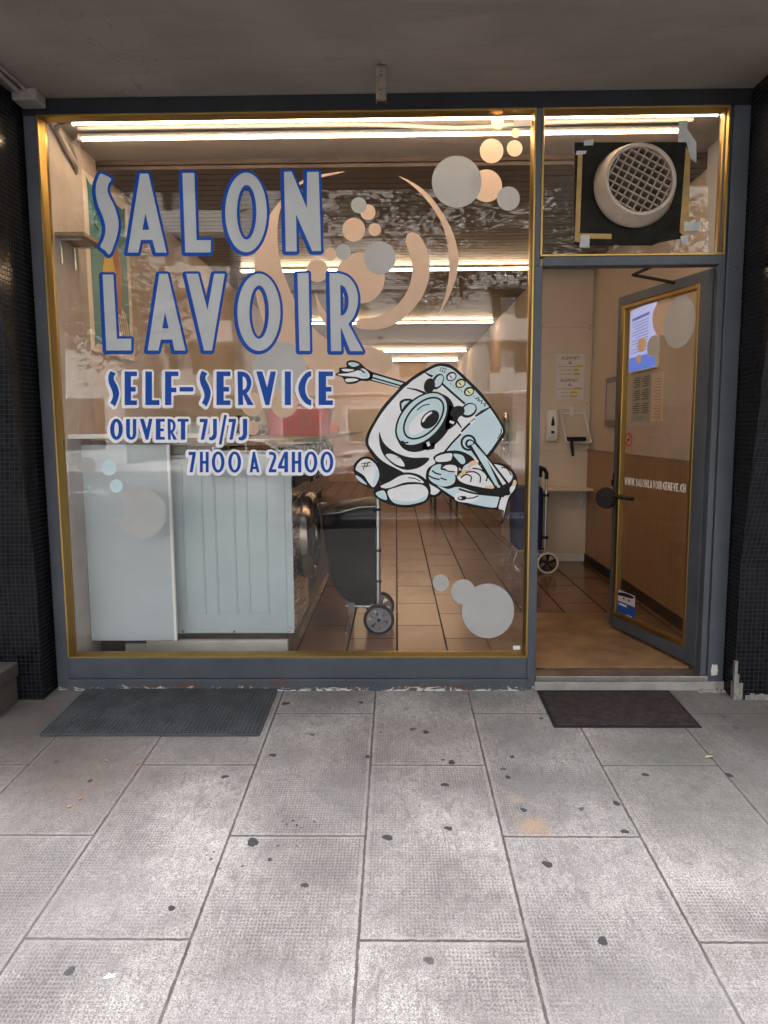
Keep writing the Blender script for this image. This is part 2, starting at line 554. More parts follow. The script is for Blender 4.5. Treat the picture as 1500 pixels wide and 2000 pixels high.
    base = blot(0.62, -0.55, 0.28, (0.16, 0.145, 0.13), 0.45, base)
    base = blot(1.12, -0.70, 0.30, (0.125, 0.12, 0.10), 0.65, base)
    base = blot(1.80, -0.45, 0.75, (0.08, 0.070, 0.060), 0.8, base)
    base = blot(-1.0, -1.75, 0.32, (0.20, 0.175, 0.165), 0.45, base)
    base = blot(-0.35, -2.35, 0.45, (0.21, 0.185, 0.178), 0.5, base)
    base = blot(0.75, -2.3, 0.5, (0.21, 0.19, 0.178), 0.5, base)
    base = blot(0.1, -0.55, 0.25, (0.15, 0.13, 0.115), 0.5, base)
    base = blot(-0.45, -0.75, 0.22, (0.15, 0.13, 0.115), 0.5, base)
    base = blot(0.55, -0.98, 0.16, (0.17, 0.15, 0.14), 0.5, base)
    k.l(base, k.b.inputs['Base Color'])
    k.l(k.ramp(mid, 0.3, 0.7, 0.7, 0.92), k.b.inputs['Roughness'])
    k.b.inputs['Specular IOR Level'].default_value = 0.35
    h = k.math('SUBTRACT', k.math('MULTIPLY', k.noise(160, 4, 0.7), 0.7), k.math('MULTIPLY', pitm, 0.7))
    h = k.math('SUBTRACT', h, k.math('MULTIPLY', b1.outputs['Fac'], 2.5))
    k.bump(h, 0.75, 0.0022)
    return k.m
M_pave = _pavement()

def _floor():
    k = NT('brown_floor_tiles')
    x, y, z = k.sep()
    br = k.n('ShaderNodeTexBrick')
    br.offset = 0.5; br.offset_frequency = 2; br.squash = 1.0
    br.inputs['Scale'].default_value = 1.0
    br.inputs['Brick Width'].default_value = 0.604
    br.inputs['Row Height'].default_value = 0.301
    br.inputs['Mortar Size'].default_value = 0.0065
    br.inputs['Mortar Smooth'].default_value = 0.1
    br.inputs['Color1'].default_value = (0.175, 0.098, 0.062, 1)
    br.inputs['Color2'].default_value = (0.225, 0.130, 0.083, 1)
    br.inputs['Mortar'].default_value = (0.016, 0.011, 0.009, 1)
    k.l(k.comb(k.math('SUBTRACT', y, 0.05), k.math('ADD', x, 3.01)), br.inputs['Vector'])
    mp = k.n('ShaderNodeMapping'); mp.inputs['Scale'].default_value = (3, 26, 1); k.l(k.obj, mp.inputs[0])
    streak = k.noise(2.0, 5, 0.65, mp.outputs[0])
    c = k.mix(k.ramp(streak, 0.35, 0.65, 0, 0.16), br.outputs['Color'], (0.07, 0.042, 0.03))
    k.l(c, k.b.inputs['Base Color'])
    rg = k.math('ADD', k.ramp(streak, 0.3, 0.7, 0.16, 0.26), k.math('MULTIPLY', br.outputs['Fac'], 0.6))
    k.l(rg, k.b.inputs['Roughness'])
    k.l(k.ramp(br.outputs['Fac'], 0, 1, 0.42, 0.0), k.b.inputs['Specular IOR Level'])
    h = k.math('SUBTRACT', k.math('MULTIPLY', streak, 0.10), k.math('MULTIPLY', br.outputs['Fac'], 1.0))
    k.bump(h, 0.15, 0.001)
    return k.m
M_floor = _floor()

M_lamp = emit('led_batten_light', (1.0, 0.68, 0.41), LAMP)
M_grey_v = vinyl('silver_grey_vinyl', (0.47, 0.50, 0.51), 0.12)
M_white_v = vinyl('white_vinyl', (0.80, 0.81, 0.83), 0.15)
M_blue_v = vinyl('blue_vinyl', (0.002, 0.056, 0.32), 0.0)
M_peach_v = vinyl('frosted_peach_vinyl', (0.84, 0.64, 0.49), 0.55, (0.90, 0.72, 0.58))
M_grey2_v = vinyl('frosted_grey_vinyl', (0.46, 0.47, 0.46), 0.25)
M_ink_v = vinyl('black_vinyl', (0.008, 0.008, 0.009), 0.0)
M_ice_v = vinyl('pale_blue_vinyl', (0.57, 0.72, 0.77), 0.15)
M_tan_v = vinyl('pale_orange_vinyl', (0.78, 0.55, 0.33), 0.15)
M_yell_v = vinyl('pale_yellow_vinyl', (0.80, 0.76, 0.45), 0.15)

# ------------------------------------------------------------------ ground (one sheet, sloping away from the shop)
SL = 0.0494
def gz(y):
    return SL * y if y > -4.5 else -0.2223 + 0.017 * (y + 4.5)
b = MB()
ys = [0.02, -0.5, -1, -2, -3, -4.5, -6, -8.0]
for i in range(len(ys) - 1):
    a, c = ys[i], ys[i + 1]
    b.quad((-40, a, gz(a)), (40, a, gz(a)), (40, c, gz(c)), (-40, c, gz(c)))
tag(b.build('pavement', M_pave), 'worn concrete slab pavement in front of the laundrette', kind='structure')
KY, KZ = -8.0, gz(-8.0)
b = MB(); b.box(-40, 40, KY - 0.15, KY, KZ - 0.3, KZ)
b.box(-40, 40, -25.15, -25.0, -0.8, KZ)
tag(b.build('kerb', M_concrete, bevel=0.015), 'grey stone kerbs along both sides of the street', kind='structure')
M_asph = mat('asphalt', (0.09, 0.09, 0.092), 0.85, var=0.25, vscale=3, bump=0.6, bscale=150)
RZ = KZ - 0.12
b = MB(); b.box(-150, 150, -150, KY - 0.15, RZ - 0.3, RZ)
tag(b.build('road', M_asph), 'grey asphalt street reflected in the shop window', kind='structure')
b = MB(); b.box(-60, 60, -36, -25.15, RZ + 0.004, KZ + 0.002)
M_pav2 = mat('far_pavement', (0.36, 0.35, 0.34), 0.9, var=0.15)
tag(b.build('pavement', M_pav2), 'pale pavement across the street', kind='structure')
M_line = mat('road_paint', (0.75, 0.75, 0.72), 0.7, var=0.15, vscale=20)
b = MB()
for i in range(-7, 8):
    b.quad((i * 5, -16.5, RZ + .004), (i * 5 + 3, -16.5, RZ + .004), (i * 5 + 3, -16.65, RZ + .004), (i * 5, -16.65, RZ + .004))
b.quad((-40, -10.4, RZ + .004), (40, -10.4, RZ + .004), (40, -10.52, RZ + .004), (-40, -10.52, RZ + .004))
tag(b.build('road_marking', M_line), 'white lane lines painted on the street', kind='structure')

FZ = 0.075
b = MB(); b.quad((-1.9, 0.04, FZ), (2.2, 0.04, FZ), (2.2, 14.0, FZ), (-1.9, 14.0, FZ))
tag(b.build('floor', M_floor), 'glossy brown tile floor inside the laundrette', kind='structure')

# ------------------------------------------------------------------ the building
bld = thing('laundrette_building', 'apartment building over the laundrette with dark recessed soffit', 'building')
SZ = 3.03
b = MB(); b.box(-7, 7, -1.4, 0.3, SZ, SZ + 0.30)
labelled(b.build('soffit', M_soffit, bld), 'dirty brown grey plaster soffit')
b = MB(); b.box(-14, 14, -1.4, -1.0, SZ + 0.301, 17.0)
b.box(-14, -7.001, -1.4, 0.3, SZ, SZ + .3); b.box(7.001, 14, -1.4, 0.3, SZ, SZ + .3)
b.build('upper_wall', M_upper, bld)
b = MB(); b.box(-14, -2.62, -0.1, 0.3, -0.2, SZ - .002); b.box(2.62, 14, -0.1, 0.3, -0.2, SZ - .002)
b.build('side_wall', M_upper, bld)
# room shell
b = MB()
b.box(-2.1, -1.775, 0.42, 14.2, 0.0, 3.1)
labelled(b.build('left_wall', M_wallwarm, bld), 'cream side wall behind the washing machines')
b = MB(); b.box(-2.1, -1.755, 0.02, 0.419, 0.0, 2.99)
labelled(b.build('window_pier', M_plaster, bld, bevel=0.006), 'rough plastered pier beside the window')
b = MB(); b.box(1.87, 2.2, 0.60, 3.6, 0.0, 3.1)
labelled(b.build('right_wall', M_wallwarm, bld), 'cream wall beside the door')
b = MB(); b.box(1.80, 2.2, 0.03, 0.598, 0.0, 3.1)
b.build('door_pier', M_greypier, bld)
b = MB(); b.box(1.46, 2.2, 3.601, 14.2, 0.0, 3.1)
b.build('right_wall', M_wallwarm, bld)
b = MB(); b.box(-2.1, 2.2, 14.0, 14.3, 0.0, 3.1)
labelled(b.build('back_wall', mat('pink_wall', (0.66, 0.50, 0.42), 0.7, var=0.05), bld), 'pinkish back wall')
b = MB(); b.box(-2.1, 2.2, 0.02, 0.66, 2.985, 3.02)
b.build('bay_ceiling', M_plaster, bld)
b = MB()
y = 0.662
while y < 14.0:
    b.box(-1.77, 2.2, y, y + 0.088, 2.930, 2.950)
    y += 0.1
b.box(-2.1, 2.2, 0.661, 14.1, 2.957, 3.019)
labelled(b.build('slat_ceiling', M_slat, bld), 'dark brown slatted ceiling')
b = MB(); b.box(1.852, 1.869, 0.601, 3.24, 0.16, 1.165)
labelled(b.build('dado', M_dado, bld), 'brown wood laminate dado')
b = MB(); b.box(1.846, 1.869, 0.601, 3.24, 1.1655, 1.18)
b.build('dado_rail', M_counter, bld)
b = MB(); b.box(1.848, 1.869, 0.601, 3.24, FZ, 0.159)
b.build('baseboard', M_black, bld)

# mosaic pillars
def pillar(name, sx, x0, label):
    t = thing(name, label, 'pillar', (sx * x0, 0, 0))
    x0 = sx * x0; x1 = sx * 2.62
    def lean(z): return -0.17 - 0.13 * max(0, (z - 0.7)) / 1.0
    b = MB()
    zs = [-0.03, 0.35, 0.7, 1.2, 1.8, 2.4, 3.028]
    for i in range(len(zs) - 1):
        za, zb = zs[i], zs[i + 1]
        ya, yb = lean(za), lean(zb)
        b.quad((x0, 0.05, za), (x0, ya, za), (x0, yb, zb), (x0, 0.05, zb))
        b.quad((x0, ya, za), (x1, ya, za), (x1, yb, zb), (x0, yb, zb))
        b.quad((x1, ya, za), (x1, 0.05, za), (x1, 0.05, zb), (x1, yb, zb))
        b.quad((x1, 0.05, za), (x0, 0.05, za), (x0, 0.05, zb), (x1, 0.05, zb))
    b.build('tiled_shaft', M_mosaic, t, weld=True)
    return t
pl = pillar('mosaic_pillar', -1, 1.862, 'black mosaic tiled pillar left of the shop window')
pr = pillar('mosaic_pillar', 1, 1.742, 'black mosaic tiled pillar right of the door with broken corner tiles')
# broken corner: bare mortar where tiles are gone
b = MB()
rg = random.Random(3)
# grout bed showing where tiles have come off, in ragged tile-sized steps
for i in range(9):
    z0 = -.012 + i * .0235
    wdt = max(1, int(2.6 - i * .22 + rg.uniform(-.4, .6))) * .0235
    b.box(1.742 - .0030, 1.742 + wdt * (.9 if i < 6 else .5), -.1715 - .0012, -.1715 + .008, z0, z0 + .0232)
    b.box(1.742 - .0012, 1.742 + .006, -.1715 + .0081, -.1715 + wdt * .8, z0, z0 + .0232)
for i in range(5):
    b.box(1.80 + i * .024, 1.823 + i * .024, -.1727, -.165, -.012, .012 + rg.uniform(0, .014))
b.build('bare_mortar', mat('old_mortar', (.20, .185, .165), .95, var=.35, vscale=40, bump=.8, bscale=90), pr)

# stone step of the neighbouring entrance
t = thing('stone_step', 'dark stone entrance step beside the left pillar', 'step', (-2.3, -0.35, 0))
M_stone = mat('dark_stone', (0.075, 0.064, 0.055), 0.8, var=0.2, vscale=9, bump=0.3)
b = MB(); b.box(-2.9, -1.985, -0.42, -0.19, -0.05, 0.13); b.build('riser', M_stone, t, bevel=.006)
b = MB(); b.box(-2.92, -1.975, -0.44, -0.185, 0.1305, 0.205); b.build('tread', M_stone, t, bevel=.008)

# ------------------------------------------------------------------ shopfront frame
fr = thing('shopfront_frame', 'grey blue painted shopfront frame with chipped paint', 'shopfront', (0, 0, 0))
YF, YB = -0.045, 0.035
b = MB(); b.box(-1.845, -1.7785, YF, YB, -0.01, 2.9535); b.build('post', M_paint, fr, bevel=.004)
b = MB(); b.box(1.655, 1.738, YF - .004, YB, 0.0, 2.9535); b.box(1.621, 1.6545, YF + .012, YB, 0.05, 2.9535)
rp = b.build('post', M_paint, fr, bevel=.004)
b = MB(); b.box(-1.845, 1.738, YF - .006, YB, 2.954, SZ - .001); b.build('header', mat('header_shade_paint', (.014, .015, .018), .6, var=.2, vscale=5, bump=.1, spec=.15), fr, bevel=.004)  # darker header paint, with the shade under the soffit put into its colour
b = MB(); b.box(0.6955, 0.7405, YF, YB, 0.0, 2.2035); b.box(0.6955, 0.7255, YF, YB, 2.2035, 2.9535); b.build('mullion', M_paint, fr, bevel=.003)
b = MB(); b.box(0.741, 1.6205, YF, YB, 2.2035, 2.2495); b.build('transom_bar', M_paint, fr, bevel=.004)
b = MB(); b.box(-1.778, 0.695, YF - .004, YB, 0.062, 0.1775); b.box(-1.778, 0.695, YF - .014, YB, -0.02, 0.0615)
b.build('sill', M_paint, fr, bevel=.005)
b = MB(); b.box(0.7415, 1.655, YF - .01, 0.06, 0.047, 0.0765); b.build('threshold', mat('worn_steel_strip', (0.30, 0.29, 0.27), .45, 1, var=.25, vscale=8, rvar=.15), fr, bevel=.003)
b = MB(); b.box(0.735, 1.75, YF - .008, 0.05, -0.04, 0.0465); b.build('door_step', M_concrete, fr, bevel=.006)
# cracked mortar at the foot of the right post
b = MB()
for i in range(9):
    x = 1.60 + i * .017 + rnd.uniform(-.004, .004)
    b.box(x, x + rnd.uniform(.015, .03), -.075 - rnd.uniform(0, .02), -.05, -.02, rnd.uniform(.0, .018))
b.build('crumbled_mortar', M_concrete, fr, bevel=.004)
for z in (2.40, 2.18):
    b = MB(); b.lathe([(0, .006), (.008, .004), (.011, 0)], (1.70, YF - .0045, z), (0, -1, 0), 12)
    b.build('screw', M_paint, fr, smooth=True)
b = MB(); b.fill([[(0, 0), (.03, .004), (.034, .03), (.028, .062), (.012, .058), (.002, .064), (-.004, .03)]], lambda u, v: (1.675 + u, YF - .0052, .078 + v))
b.build('filler_patch', mat('pale_filler', (.62, .60, .54), .9, var=.15, vscale=60), fr)

def bead(x0, x1, z0, z1, wl, wr, wb, wt):
    """brass glazing bead: flat lip then a slope back to the glass"""
    b = MB()
    lip = 0.008
    A = [(x0, z0), (x1, z0), (x1, z1), (x0, z1)]
    B = [(x0 + lip, z0 + lip), (x1 - lip, z0 + lip), (x1 - lip, z1 - lip), (x0 + lip, z1 - lip)]
    Cc = [(x0 + lip + .004, z0 + lip + .004), (x1 - lip - .004, z0 + lip + .004), (x1 - lip - .004, z1 - lip - .004), (x0 + lip + .004, z1 - lip - .004)]
    D = [(x0 + wl, z0 + wb), (x1 - wr, z0 + wb), (x1 - wr, z1 - wt), (x0 + wl, z1 - wt)]
    rings = [(A, -.030), (A, YF - .004), (B, YF - .004), (Cc, YF + .008), (D, -.012), (D, .012), (A, .012)]
    for (P, ya), (Q, yb) in zip(rings, rings[1:]):
        for i in range(4):
            j = (i + 1) % 4
            b.quad((P[i][0], ya, P[i][1]), (P[j][0], ya, P[j][1]), (Q[j][0], yb, Q[j][1]), (Q[i][0], yb, Q[i][1]))
    return b

# ------------------------------------------------------------------ display window, lettering and decals
win = thing('shop_window', 'large brass framed display window covered in laundrette lettering', 'window', (-0.54, 0, 0.18))
bead(-1.778, 0.695, 0.178, 2.953, .024, .017, .019, .014).build('brass_frame', M_gold, win, weld=True)
b = MB(); b.quad((-1.765, 0, .19), (.685, 0, .19), (.685, 0, 2.945), (-1.765, 0, 2.945))
b.build('glass_pane', M_glass, win)

def on_glass(u, v, y=0.0):
    """a point of the tracing of the window graphics, in metres on the pane"""
    d = CR * ((u - 750) / FPX) - CU * ((v - 1000) / FPX) + CF
    t = (y - CAM.y) / d.y
    return CAM + d * t
def G(y):
    return lambda u, v: on_glass(u, v, 0.0) + Vector((0, y, 0))
def tr(pts, s, ox, oy):
    return [(ox + p[0] / s, oy + p[1] / s) for p in pts]
def smoothc(pts, n=6, closed=True):
    """Catmull-Rom through the points"""
    m = len(pts); out = []
    for i in range(m if closed else m - 1):
        p0, p1, p2, p3 = (pts[(i - 1) % m] if closed or i > 0 else pts[0]), pts[i], pts[(i + 1) % m], (pts[(i + 2) % m] if closed or i + 2 < m else pts[-1])
        for k in range(n):
            t = k / n
            out.append(tuple(0.5 * ((2 * p1[a]) + (-p0[a] + p2[a]) * t + (2 * p0[a] - 5 * p1[a] + 4 * p2[a] - p3[a]) * t * t + (-p0[a] + 3 * p1[a] - 3 * p2[a] + p3[a]) * t ** 3) for a in (0, 1)))
    if not closed: out.append(pts[-1])
    return out
def ell(cx, cy, rx, ry=None, rot=0, n=48):
    ry = ry or rx
    c, s = math.cos(math.radians(rot)), math.sin(math.radians(rot))
    return [(cx + rx * math.cos(q) * c - ry * math.sin(q) * s, cy + rx * math.cos(q) * s + ry * math.sin(q) * c) for q in [2 * PI * i / n for i in range(n)]]
def ribbon(pts, wd):
    """polyline with a width (or a width per point) as one polygon"""
    n = len(pts); L = []; R_ = []
    ws = wd if isinstance(wd, (list, tuple)) else [wd] * n
    for i in range(n):
        a, c = pts[max(i - 1, 0)], pts[min(i + 1, n - 1)]
        dx, dy = c[0] - a[0], c[1] - a[1]
        l = math.hypot(dx, dy) or 1
        nx, ny = -dy / l * ws[i] / 2, dx / l * ws[i] / 2
        L.append((pts[i][0] + nx, pts[i][1] + ny)); R_.append((pts[i][0] - nx, pts[i][1] - ny))
    return L + R_[::-1]

def outline(polys, d, step, shift=(0, 0)):
    """closed contours at distance d around a set of glyphs (each a list of loops, even-odd)"""
    segs = []
    allp = np.array([p for g in polys for lp in g for p in lp])
    x0, y0 = allp.min(0) - d - 2 * step; x1, y1 = allp.max(0) + d + 2 * step
    X = np.arange(x0, x1 + step, step); Y = np.arange(y0, y1 + step, step)
    gx, gy = np.meshgrid(X, Y)
    sdf = np.full(gx.shape, 1e9)
    for g in polys:
        gp = np.array([p for lp in g for p in lp])
        ix = np.where((X > gp[:, 0].min() - d - 3 * step) & (X < gp[:, 0].max() + d + 3 * step))[0]
        if len(ix) == 0: continue
        sl = slice(ix[0], ix[-1] + 1)
        ax, ay = gx[:, sl], gy[:, sl]
        dist = np.full(ax.shape, 1e9); ins = np.zeros(ax.shape, bool)
        for lp in g:
            for i in range(len(lp)):
                a = lp[i]; c = lp[(i + 1) % len(lp)]
                ex, ey = c[0] - a[0], c[1] - a[1]
                l2 = ex * ex + ey * ey
                if l2 < 1e-12: continue
                t = np.clip(((ax - a[0]) * ex + (ay - a[1]) * ey) / l2, 0, 1)
                dist = np.minimum(dist, np.hypot(ax - a[0] - t * ex, ay - a[1] - t * ey))
                if abs(ey) > 1e-12:
                    cr = ((a[1] > ay) != (c[1] > ay)) & (ax < ex * (ay - a[1]) / ey + a[0])
                    ins ^= cr
        sdf[:, sl] = np.minimum(sdf[:, sl], np.where(ins, -dist, dist))
    F = sdf - d
    F[F == 0] = 1e-6
    nxt = {}
    ny, nx = F.shape
    neg = F < 0
    code = neg[:-1, :-1] * 1 + neg[:-1, 1:] * 2 + neg[1:, 1:] * 4 + neg[1:, :-1] * 8
    pts = {}
    def ept(e):
        if e not in pts:
            i, j, h = e
            if h: a, c = (i, j), (i, j + 1)
            else: a, c = (i, j), (i + 1, j)
            fa, fc = F[a], F[c]; t = fa / (fa - fc)
            pts[e] = (X[a[1]] + t * (X[c[1]] - X[a[1]]), Y[a[0]] + t * (Y[c[0]] - Y[a[0]]))
        return pts[e]
    TB = {1: [(3, 0)], 2: [(0, 1)], 3: [(3, 1)], 4: [(1, 2)], 5: [(3, 2), (1, 0)], 6: [(0, 2)], 7: [(3, 2)],
          8: [(2, 3)], 9: [(2, 0)], 10: [(0, 3), (2, 1)], 11: [(2, 1)], 12: [(1, 3)], 13: [(1, 0)], 14: [(0, 3)]}
    for i, j in zip(*np.where((code > 0) & (code < 15))):
        E = [(i, j, True), (i, j + 1, False), (i + 1, j, True), (i, j, False)]
        for a, c in TB[int(code[i, j])]:
            nxt[E[a]] = E[c]
    loops = []
    while nxt:
        s0 = next(iter(nxt)); cur = s0; lp = []
        while cur in nxt:
            lp.append(ept(cur)); cur = nxt.pop(cur)
        if len(lp) > 5: loops.append(lp)
    def dp(p, tol):
        keep = [False] * len(p); keep[0] = keep[-1] = True
        st = [(0, len(p) - 1)]
        while st:
            a, c = st.pop()
            if c - a < 2: continue
            A, Cc = p[a], p[c]; ex, ey = Cc[0] - A[0], Cc[1] - A[1]; l = math.hypot(ex, ey)
            best, bi = -1, None
            for q in range(a + 1, c):
                dd = abs((p[q][0] - A[0]) * ey - (p[q][1] - A[1]) * ex) / l if l > 1e-9 else math.hypot(p[q][0] - A[0], p[q][1] - A[1])
                if dd > best: best, bi = dd, q
            if best > tol:
                keep[bi] = True; st += [(a, bi), (bi, c)]
        return [q for q, kk in zip(p, keep) if kk]
    out = []
    for lp in loops:
        q = dp(lp + [lp[0]], step * 0.09)[:-1]
        if len(q) > 3: out.append([(p[0] + shift[0], p[1] + shift[1]) for p in q])
    return out

# ---- traced big letters (outline contour, counters)
S3 = lambda p: tr(p, 3.0, 80, 300)
S4 = lambda p: tr(p, 2.7778, 520, 300)
def oval(cx, cy, rx, ry, n=56):
    return ell(cx, cy, rx, ry, 0, n)
big_S = smoothc([(352, 119), (383, 131), (414, 151), (396, 184), (392, 222), (408, 262), (431, 308), (449, 362), (457, 420), (448, 478), (430, 535), (404, 592), (377, 568), (350, 545), (368, 505), (380, 455), (376, 408), (360, 358), (338, 306), (324, 245), (324, 188), (336, 146)], 4)
SALON = [('S', [S3(big_S)]),
         ('A', [S3([(582, 118), (631, 118), (737, 581), (674, 581), (655, 507), (587, 507), (572, 581), (510, 581)]), S3([(614, 350), (636, 448), (596, 448)])]),
         ('L', [S3([(830, 115), (900, 115), (913, 508), (997, 508), (995, 580), (847, 580)])]),
         ('O', [S3(oval(1203, 346, 122, 233)), S3(oval(1206, 345, 57, 160))[::-1]]),
         ('N', [S4([(97, 100), (138, 98), (221, 298), (222, 100), (285, 100), (298, 530), (250, 530), (162, 330), (166, 532), (107, 532)])])]
r_out = [(343, 650), (393, 650)] + smoothc([(393, 650), (440, 666), (478, 708), (497, 770), (494, 830), (475, 885), (446, 925)], 4, False)[1:] + [(525, 1072), (456, 1072), (404, 940), (408, 1072), (352, 1072)]
r_in = [(402, 712)] + smoothc([(402, 712), (428, 728), (446, 780), (444, 835), (426, 870), (404, 882)], 3, False)[1:]
LAVOIR = [('L', [S3([(363, 710), (426, 710), (447, 1085), (531, 1085), (530, 1154), (385, 1154)])]),
          ('A', [S3([(695, 705), (744, 705), (848, 1154), (784, 1154), (771, 1090), (704, 1090), (690, 1154), (627, 1154)]), S3([(728, 930), (750, 1025), (712, 1025)])]),
          ('V', [S3([(852, 705), (922, 705), (977, 918), (1016, 705), (1078, 705), (1003, 1154), (957, 1154)])]),
          ('O', [S3(oval(1278, 930, 126, 226)), S3(oval(1279, 930, 57, 156))[::-1]]),
          ('I', [S4([(170, 650), (230, 648), (238, 1070), (181, 1070)])]),
          ('R', [S4(r_out), S4(r_in)[::-1]])]
# ---- small alphabet, unit boxes, derived from the same letter shapes
def unit(loops):
    a = np.array([p for lp in loops for p in lp]); lo = a.min(0); hi = a.max(0)
    return [[((p[0] - lo[0]) / (hi[0] - lo[0]), 1 - (p[1] - lo[1]) / (hi[1] - lo[1])) for p in lp] for lp in loops]
GL = {'S': unit(SALON[0][1]), 'A': unit(SALON[1][1]), 'V': unit(LAVOIR[2][1]), 'R': unit(LAVOIR[5][1]), 'N': unit(SALON[4][1])}
GL['A'][1] = [(.46, .50), (.58, .28), (.38, .28)]
GL['O'] = [ell(.5, .5, .5, .5, 0, 44), ell(.5, .5, .17, .34, 0, 36)[::-1]]
GL['0'] = [ell(.5, .5, .5, .5, 0, 44), ell(.5, .5, .24, .37, 0, 36)[::-1]]
GL['E'] = [[(0, 0), (1, 0), (1, .14), (.52, .14), (.52, .40), (.9, .40), (.9, .54), (.52, .54), (.52, .86), (1, .86), (1, 1), (0, 1)]]
GL['F'] = [[(0, 0), (.48, 0), (.48, .38), (.85, .38), (.85, .52), (.48, .52), (.48, .86), (1, .86), (1, 1), (0, 1)]]
GL['L'] = [[(0, 0), (1, 0), (1, .15), (.47, .15), (.47, 1), (0, 1)]]
GL['I'] = [[(0, 0), (1, 0), (1, 1), (0, 1)]]
GL['-'] = [[(0, 0), (1, 0), (1, 1), (0, 1)]]
cin = [(1, .16), (.78, .21), (.6, .34), (.53, .5), (.6, .66), (.78, .80), (1, .86)]
GL['C'] = [smoothc([(1, 1), (.62, .95), (.2, .76), (0, .5), (.2, .24), (.62, .05), (1, 0)], 4, False) + smoothc(cin, 4, False)]
GL['G'] = [smoothc([(1, 1), (.62, .95), (.2, .76), (0, .5), (.2, .24), (.62, .05), (1, 0)], 4, False) + [(1, .48), (.62, .48), (.62, .36), (.72, .36), (.72, .22)] + smoothc([(.6, .34), (.53, .5), (.6, .66), (.78, .80), (1, .86)], 4, False)]
GL['U'] = [[(0, 1), (0, .32)] + smoothc([(0, .32), (.12, .1), (.5, 0), (.88, .1), (1, .32)], 4, False)[1:] + [(1, 1), (.66, 1), (.66, .3), (.6, .17), (.5, .14), (.42, .17), (.38, .3), (.38, 1)]]
GL['T'] = [[(0, .86), (.3, .86), (.3, 0), (.7, 0), (.7, .86), (1, .86), (1, 1), (0, 1)]]
GL['7'] = [[(0, .84), (.52, .84), (.12, 0), (.55, 0), (1, .86), (1, 1), (0, 1)]]
GL['J'] = [[(.5, 1), (1, 1), (1, .28)] + smoothc([(1, .28), (.82, .08), (.4, 0), (0, .02)], 4, False)[1:] + [(0, .15), (.3, .16), (.5, .28)]]
GL['/'] = [[(0, 0), (.34, 0), (1, 1), (.66, 1)]]
GL['H'] = [[(0, 0), (.34, 0), (.34, .42), (.66, .42), (.66, 0), (1, 0), (1, 1), (.66, 1), (.66, .56), (.34, .56), (.34, 1), (0, 1)]]
GL['2'] = [[(.04, .85), (.04, 1), (.45, 1)] + smoothc([(.45, 1), (.85, .93), (1, .77), (.92, .60), (.45, .15)], 4, False)[1:] + [(1, .15), (1, 0), (0, 0), (0, .1)] + smoothc([(0, .1), (.5, .60), (.62, .74), (.52, .83), (.3, .85)], 4, False)[1:]]
GL['4'] = [[(.62, 0), (.98, 0), (.98, 1), (.62, 1), (0, .32), (0, .18), (.62, .18)], [(.62, .72), (.62, .32), (.36, .32)]]
GL['W'] = [[(0, 1), (.21, 1), (.31, .42), (.40, .95), (.60, .95), (.69, .42), (.79, 1), (1, 1), (.80, 0), (.62, 0), (.5, .5), (.38, 0), (.20, 0)]]
GL['.'] = [[(0, 0), (1, 0), (1, 1), (0, 1)]]

def place(g, x0, x1, ytop, ybot, slant=0):
    return [[(x0 + p[0] * (x1 - x0) + slant * (p[1] - 0.0), ybot - p[1] * (ybot - ytop)) for p in lp] for lp in GL[g]]
def word(name, letters, mfill, mline, d, step, shift, lab, ylay=0.0):
    polys = [g for _, g in letters]
    ol = outline(polys, d, step, shift)
    bb = MB(); bb.fill(ol, G(-.0030 + ylay))
    root = bb.build(name, mline, win)
    root['label'] = lab
    for ch, g in letters:
        bb = MB(); bb.fill(g, G(-.0042 + ylay))
        o = bb.build('letter', mfill, root)
        o['label'] = 'letter ' + ch
    return root
word('lettering', SALON, M_grey_v, M_blue_v, 6.2, 0.8, (-1.3, 1.0), 'word SALON in big silver letters edged in blue')
word('lettering', LAVOIR, M_grey_v, M_blue_v, 6.2, 0.8, (-1.3, 1.2), 'word LAVOIR in big silver letters edged in blue')
def row5(spec, y0, y1):
    out = []
    for it in spec:
        ch, a, c = it[:3]
        ya, yb = (it[3], it[4]) if len(it) > 4 else (y0, y1)
        out.append((ch, [tr(lp, 2.5, 80, 680) for lp in place(ch, a, c, ya, yb)]))
    return out
word('lettering', row5([('S', 330, 383, 113, 284), ('E', 410, 470), ('L', 511, 580), ('F', 607, 672), ('-', 678, 745, 190, 212), ('S', 776, 830, 112, 284), ('E', 858, 926), ('R', 960, 1040), ('V', 1052, 1148), ('I', 1191, 1221), ('C', 1257, 1320, 112, 281), ('E', 1356, 1426)], 114, 278),
     M_blue_v, M_white_v, 5.0, 0.6, (-1.4, 1.2), 'words SELF-SERVICE in blue letters edged in white')
word('lettering', row5([('O', 339, 401, 344, 448), ('U', 417, 467, 346, 448), ('V', 484, 546), ('E', 562, 606), ('R', 619, 666), ('T', 668, 722), ('7', 776, 815), ('J', 822, 860, 345, 450), ('/', 869, 909, 326, 470), ('7', 917, 953), ('J', 966, 1008, 345, 450)], 345, 447),
     M_blue_v, M_white_v, 5.2, 0.6, (-1.2, 1.0), 'words OUVERT 7J/7J in blue letters edged in white')
word('lettering', row5([('7', 722, 757), ('H', 777, 820), ('0', 835, 897, 504, 608), ('0', 915, 978, 504, 608), ('A', 1020, 1068), ('2', 1113, 1150), ('4', 1158, 1208), ('H', 1225, 1272), ('0', 1287, 1350, 504, 608), ('0', 1365, 1428, 504, 608)], 506, 606),
     M_blue_v, M_white_v, 5.2, 0.6, (-1.0, 1.0), 'opening hours 7H00 A 24H00 in blue letters edged in white')

def decal(name, loops, m, y, lab=None, parent=win):
    bb = MB(); bb.fill(loops, G(y))
    o = bb.build(name, m, parent)
    if lab: o['label'] = lab
    return o
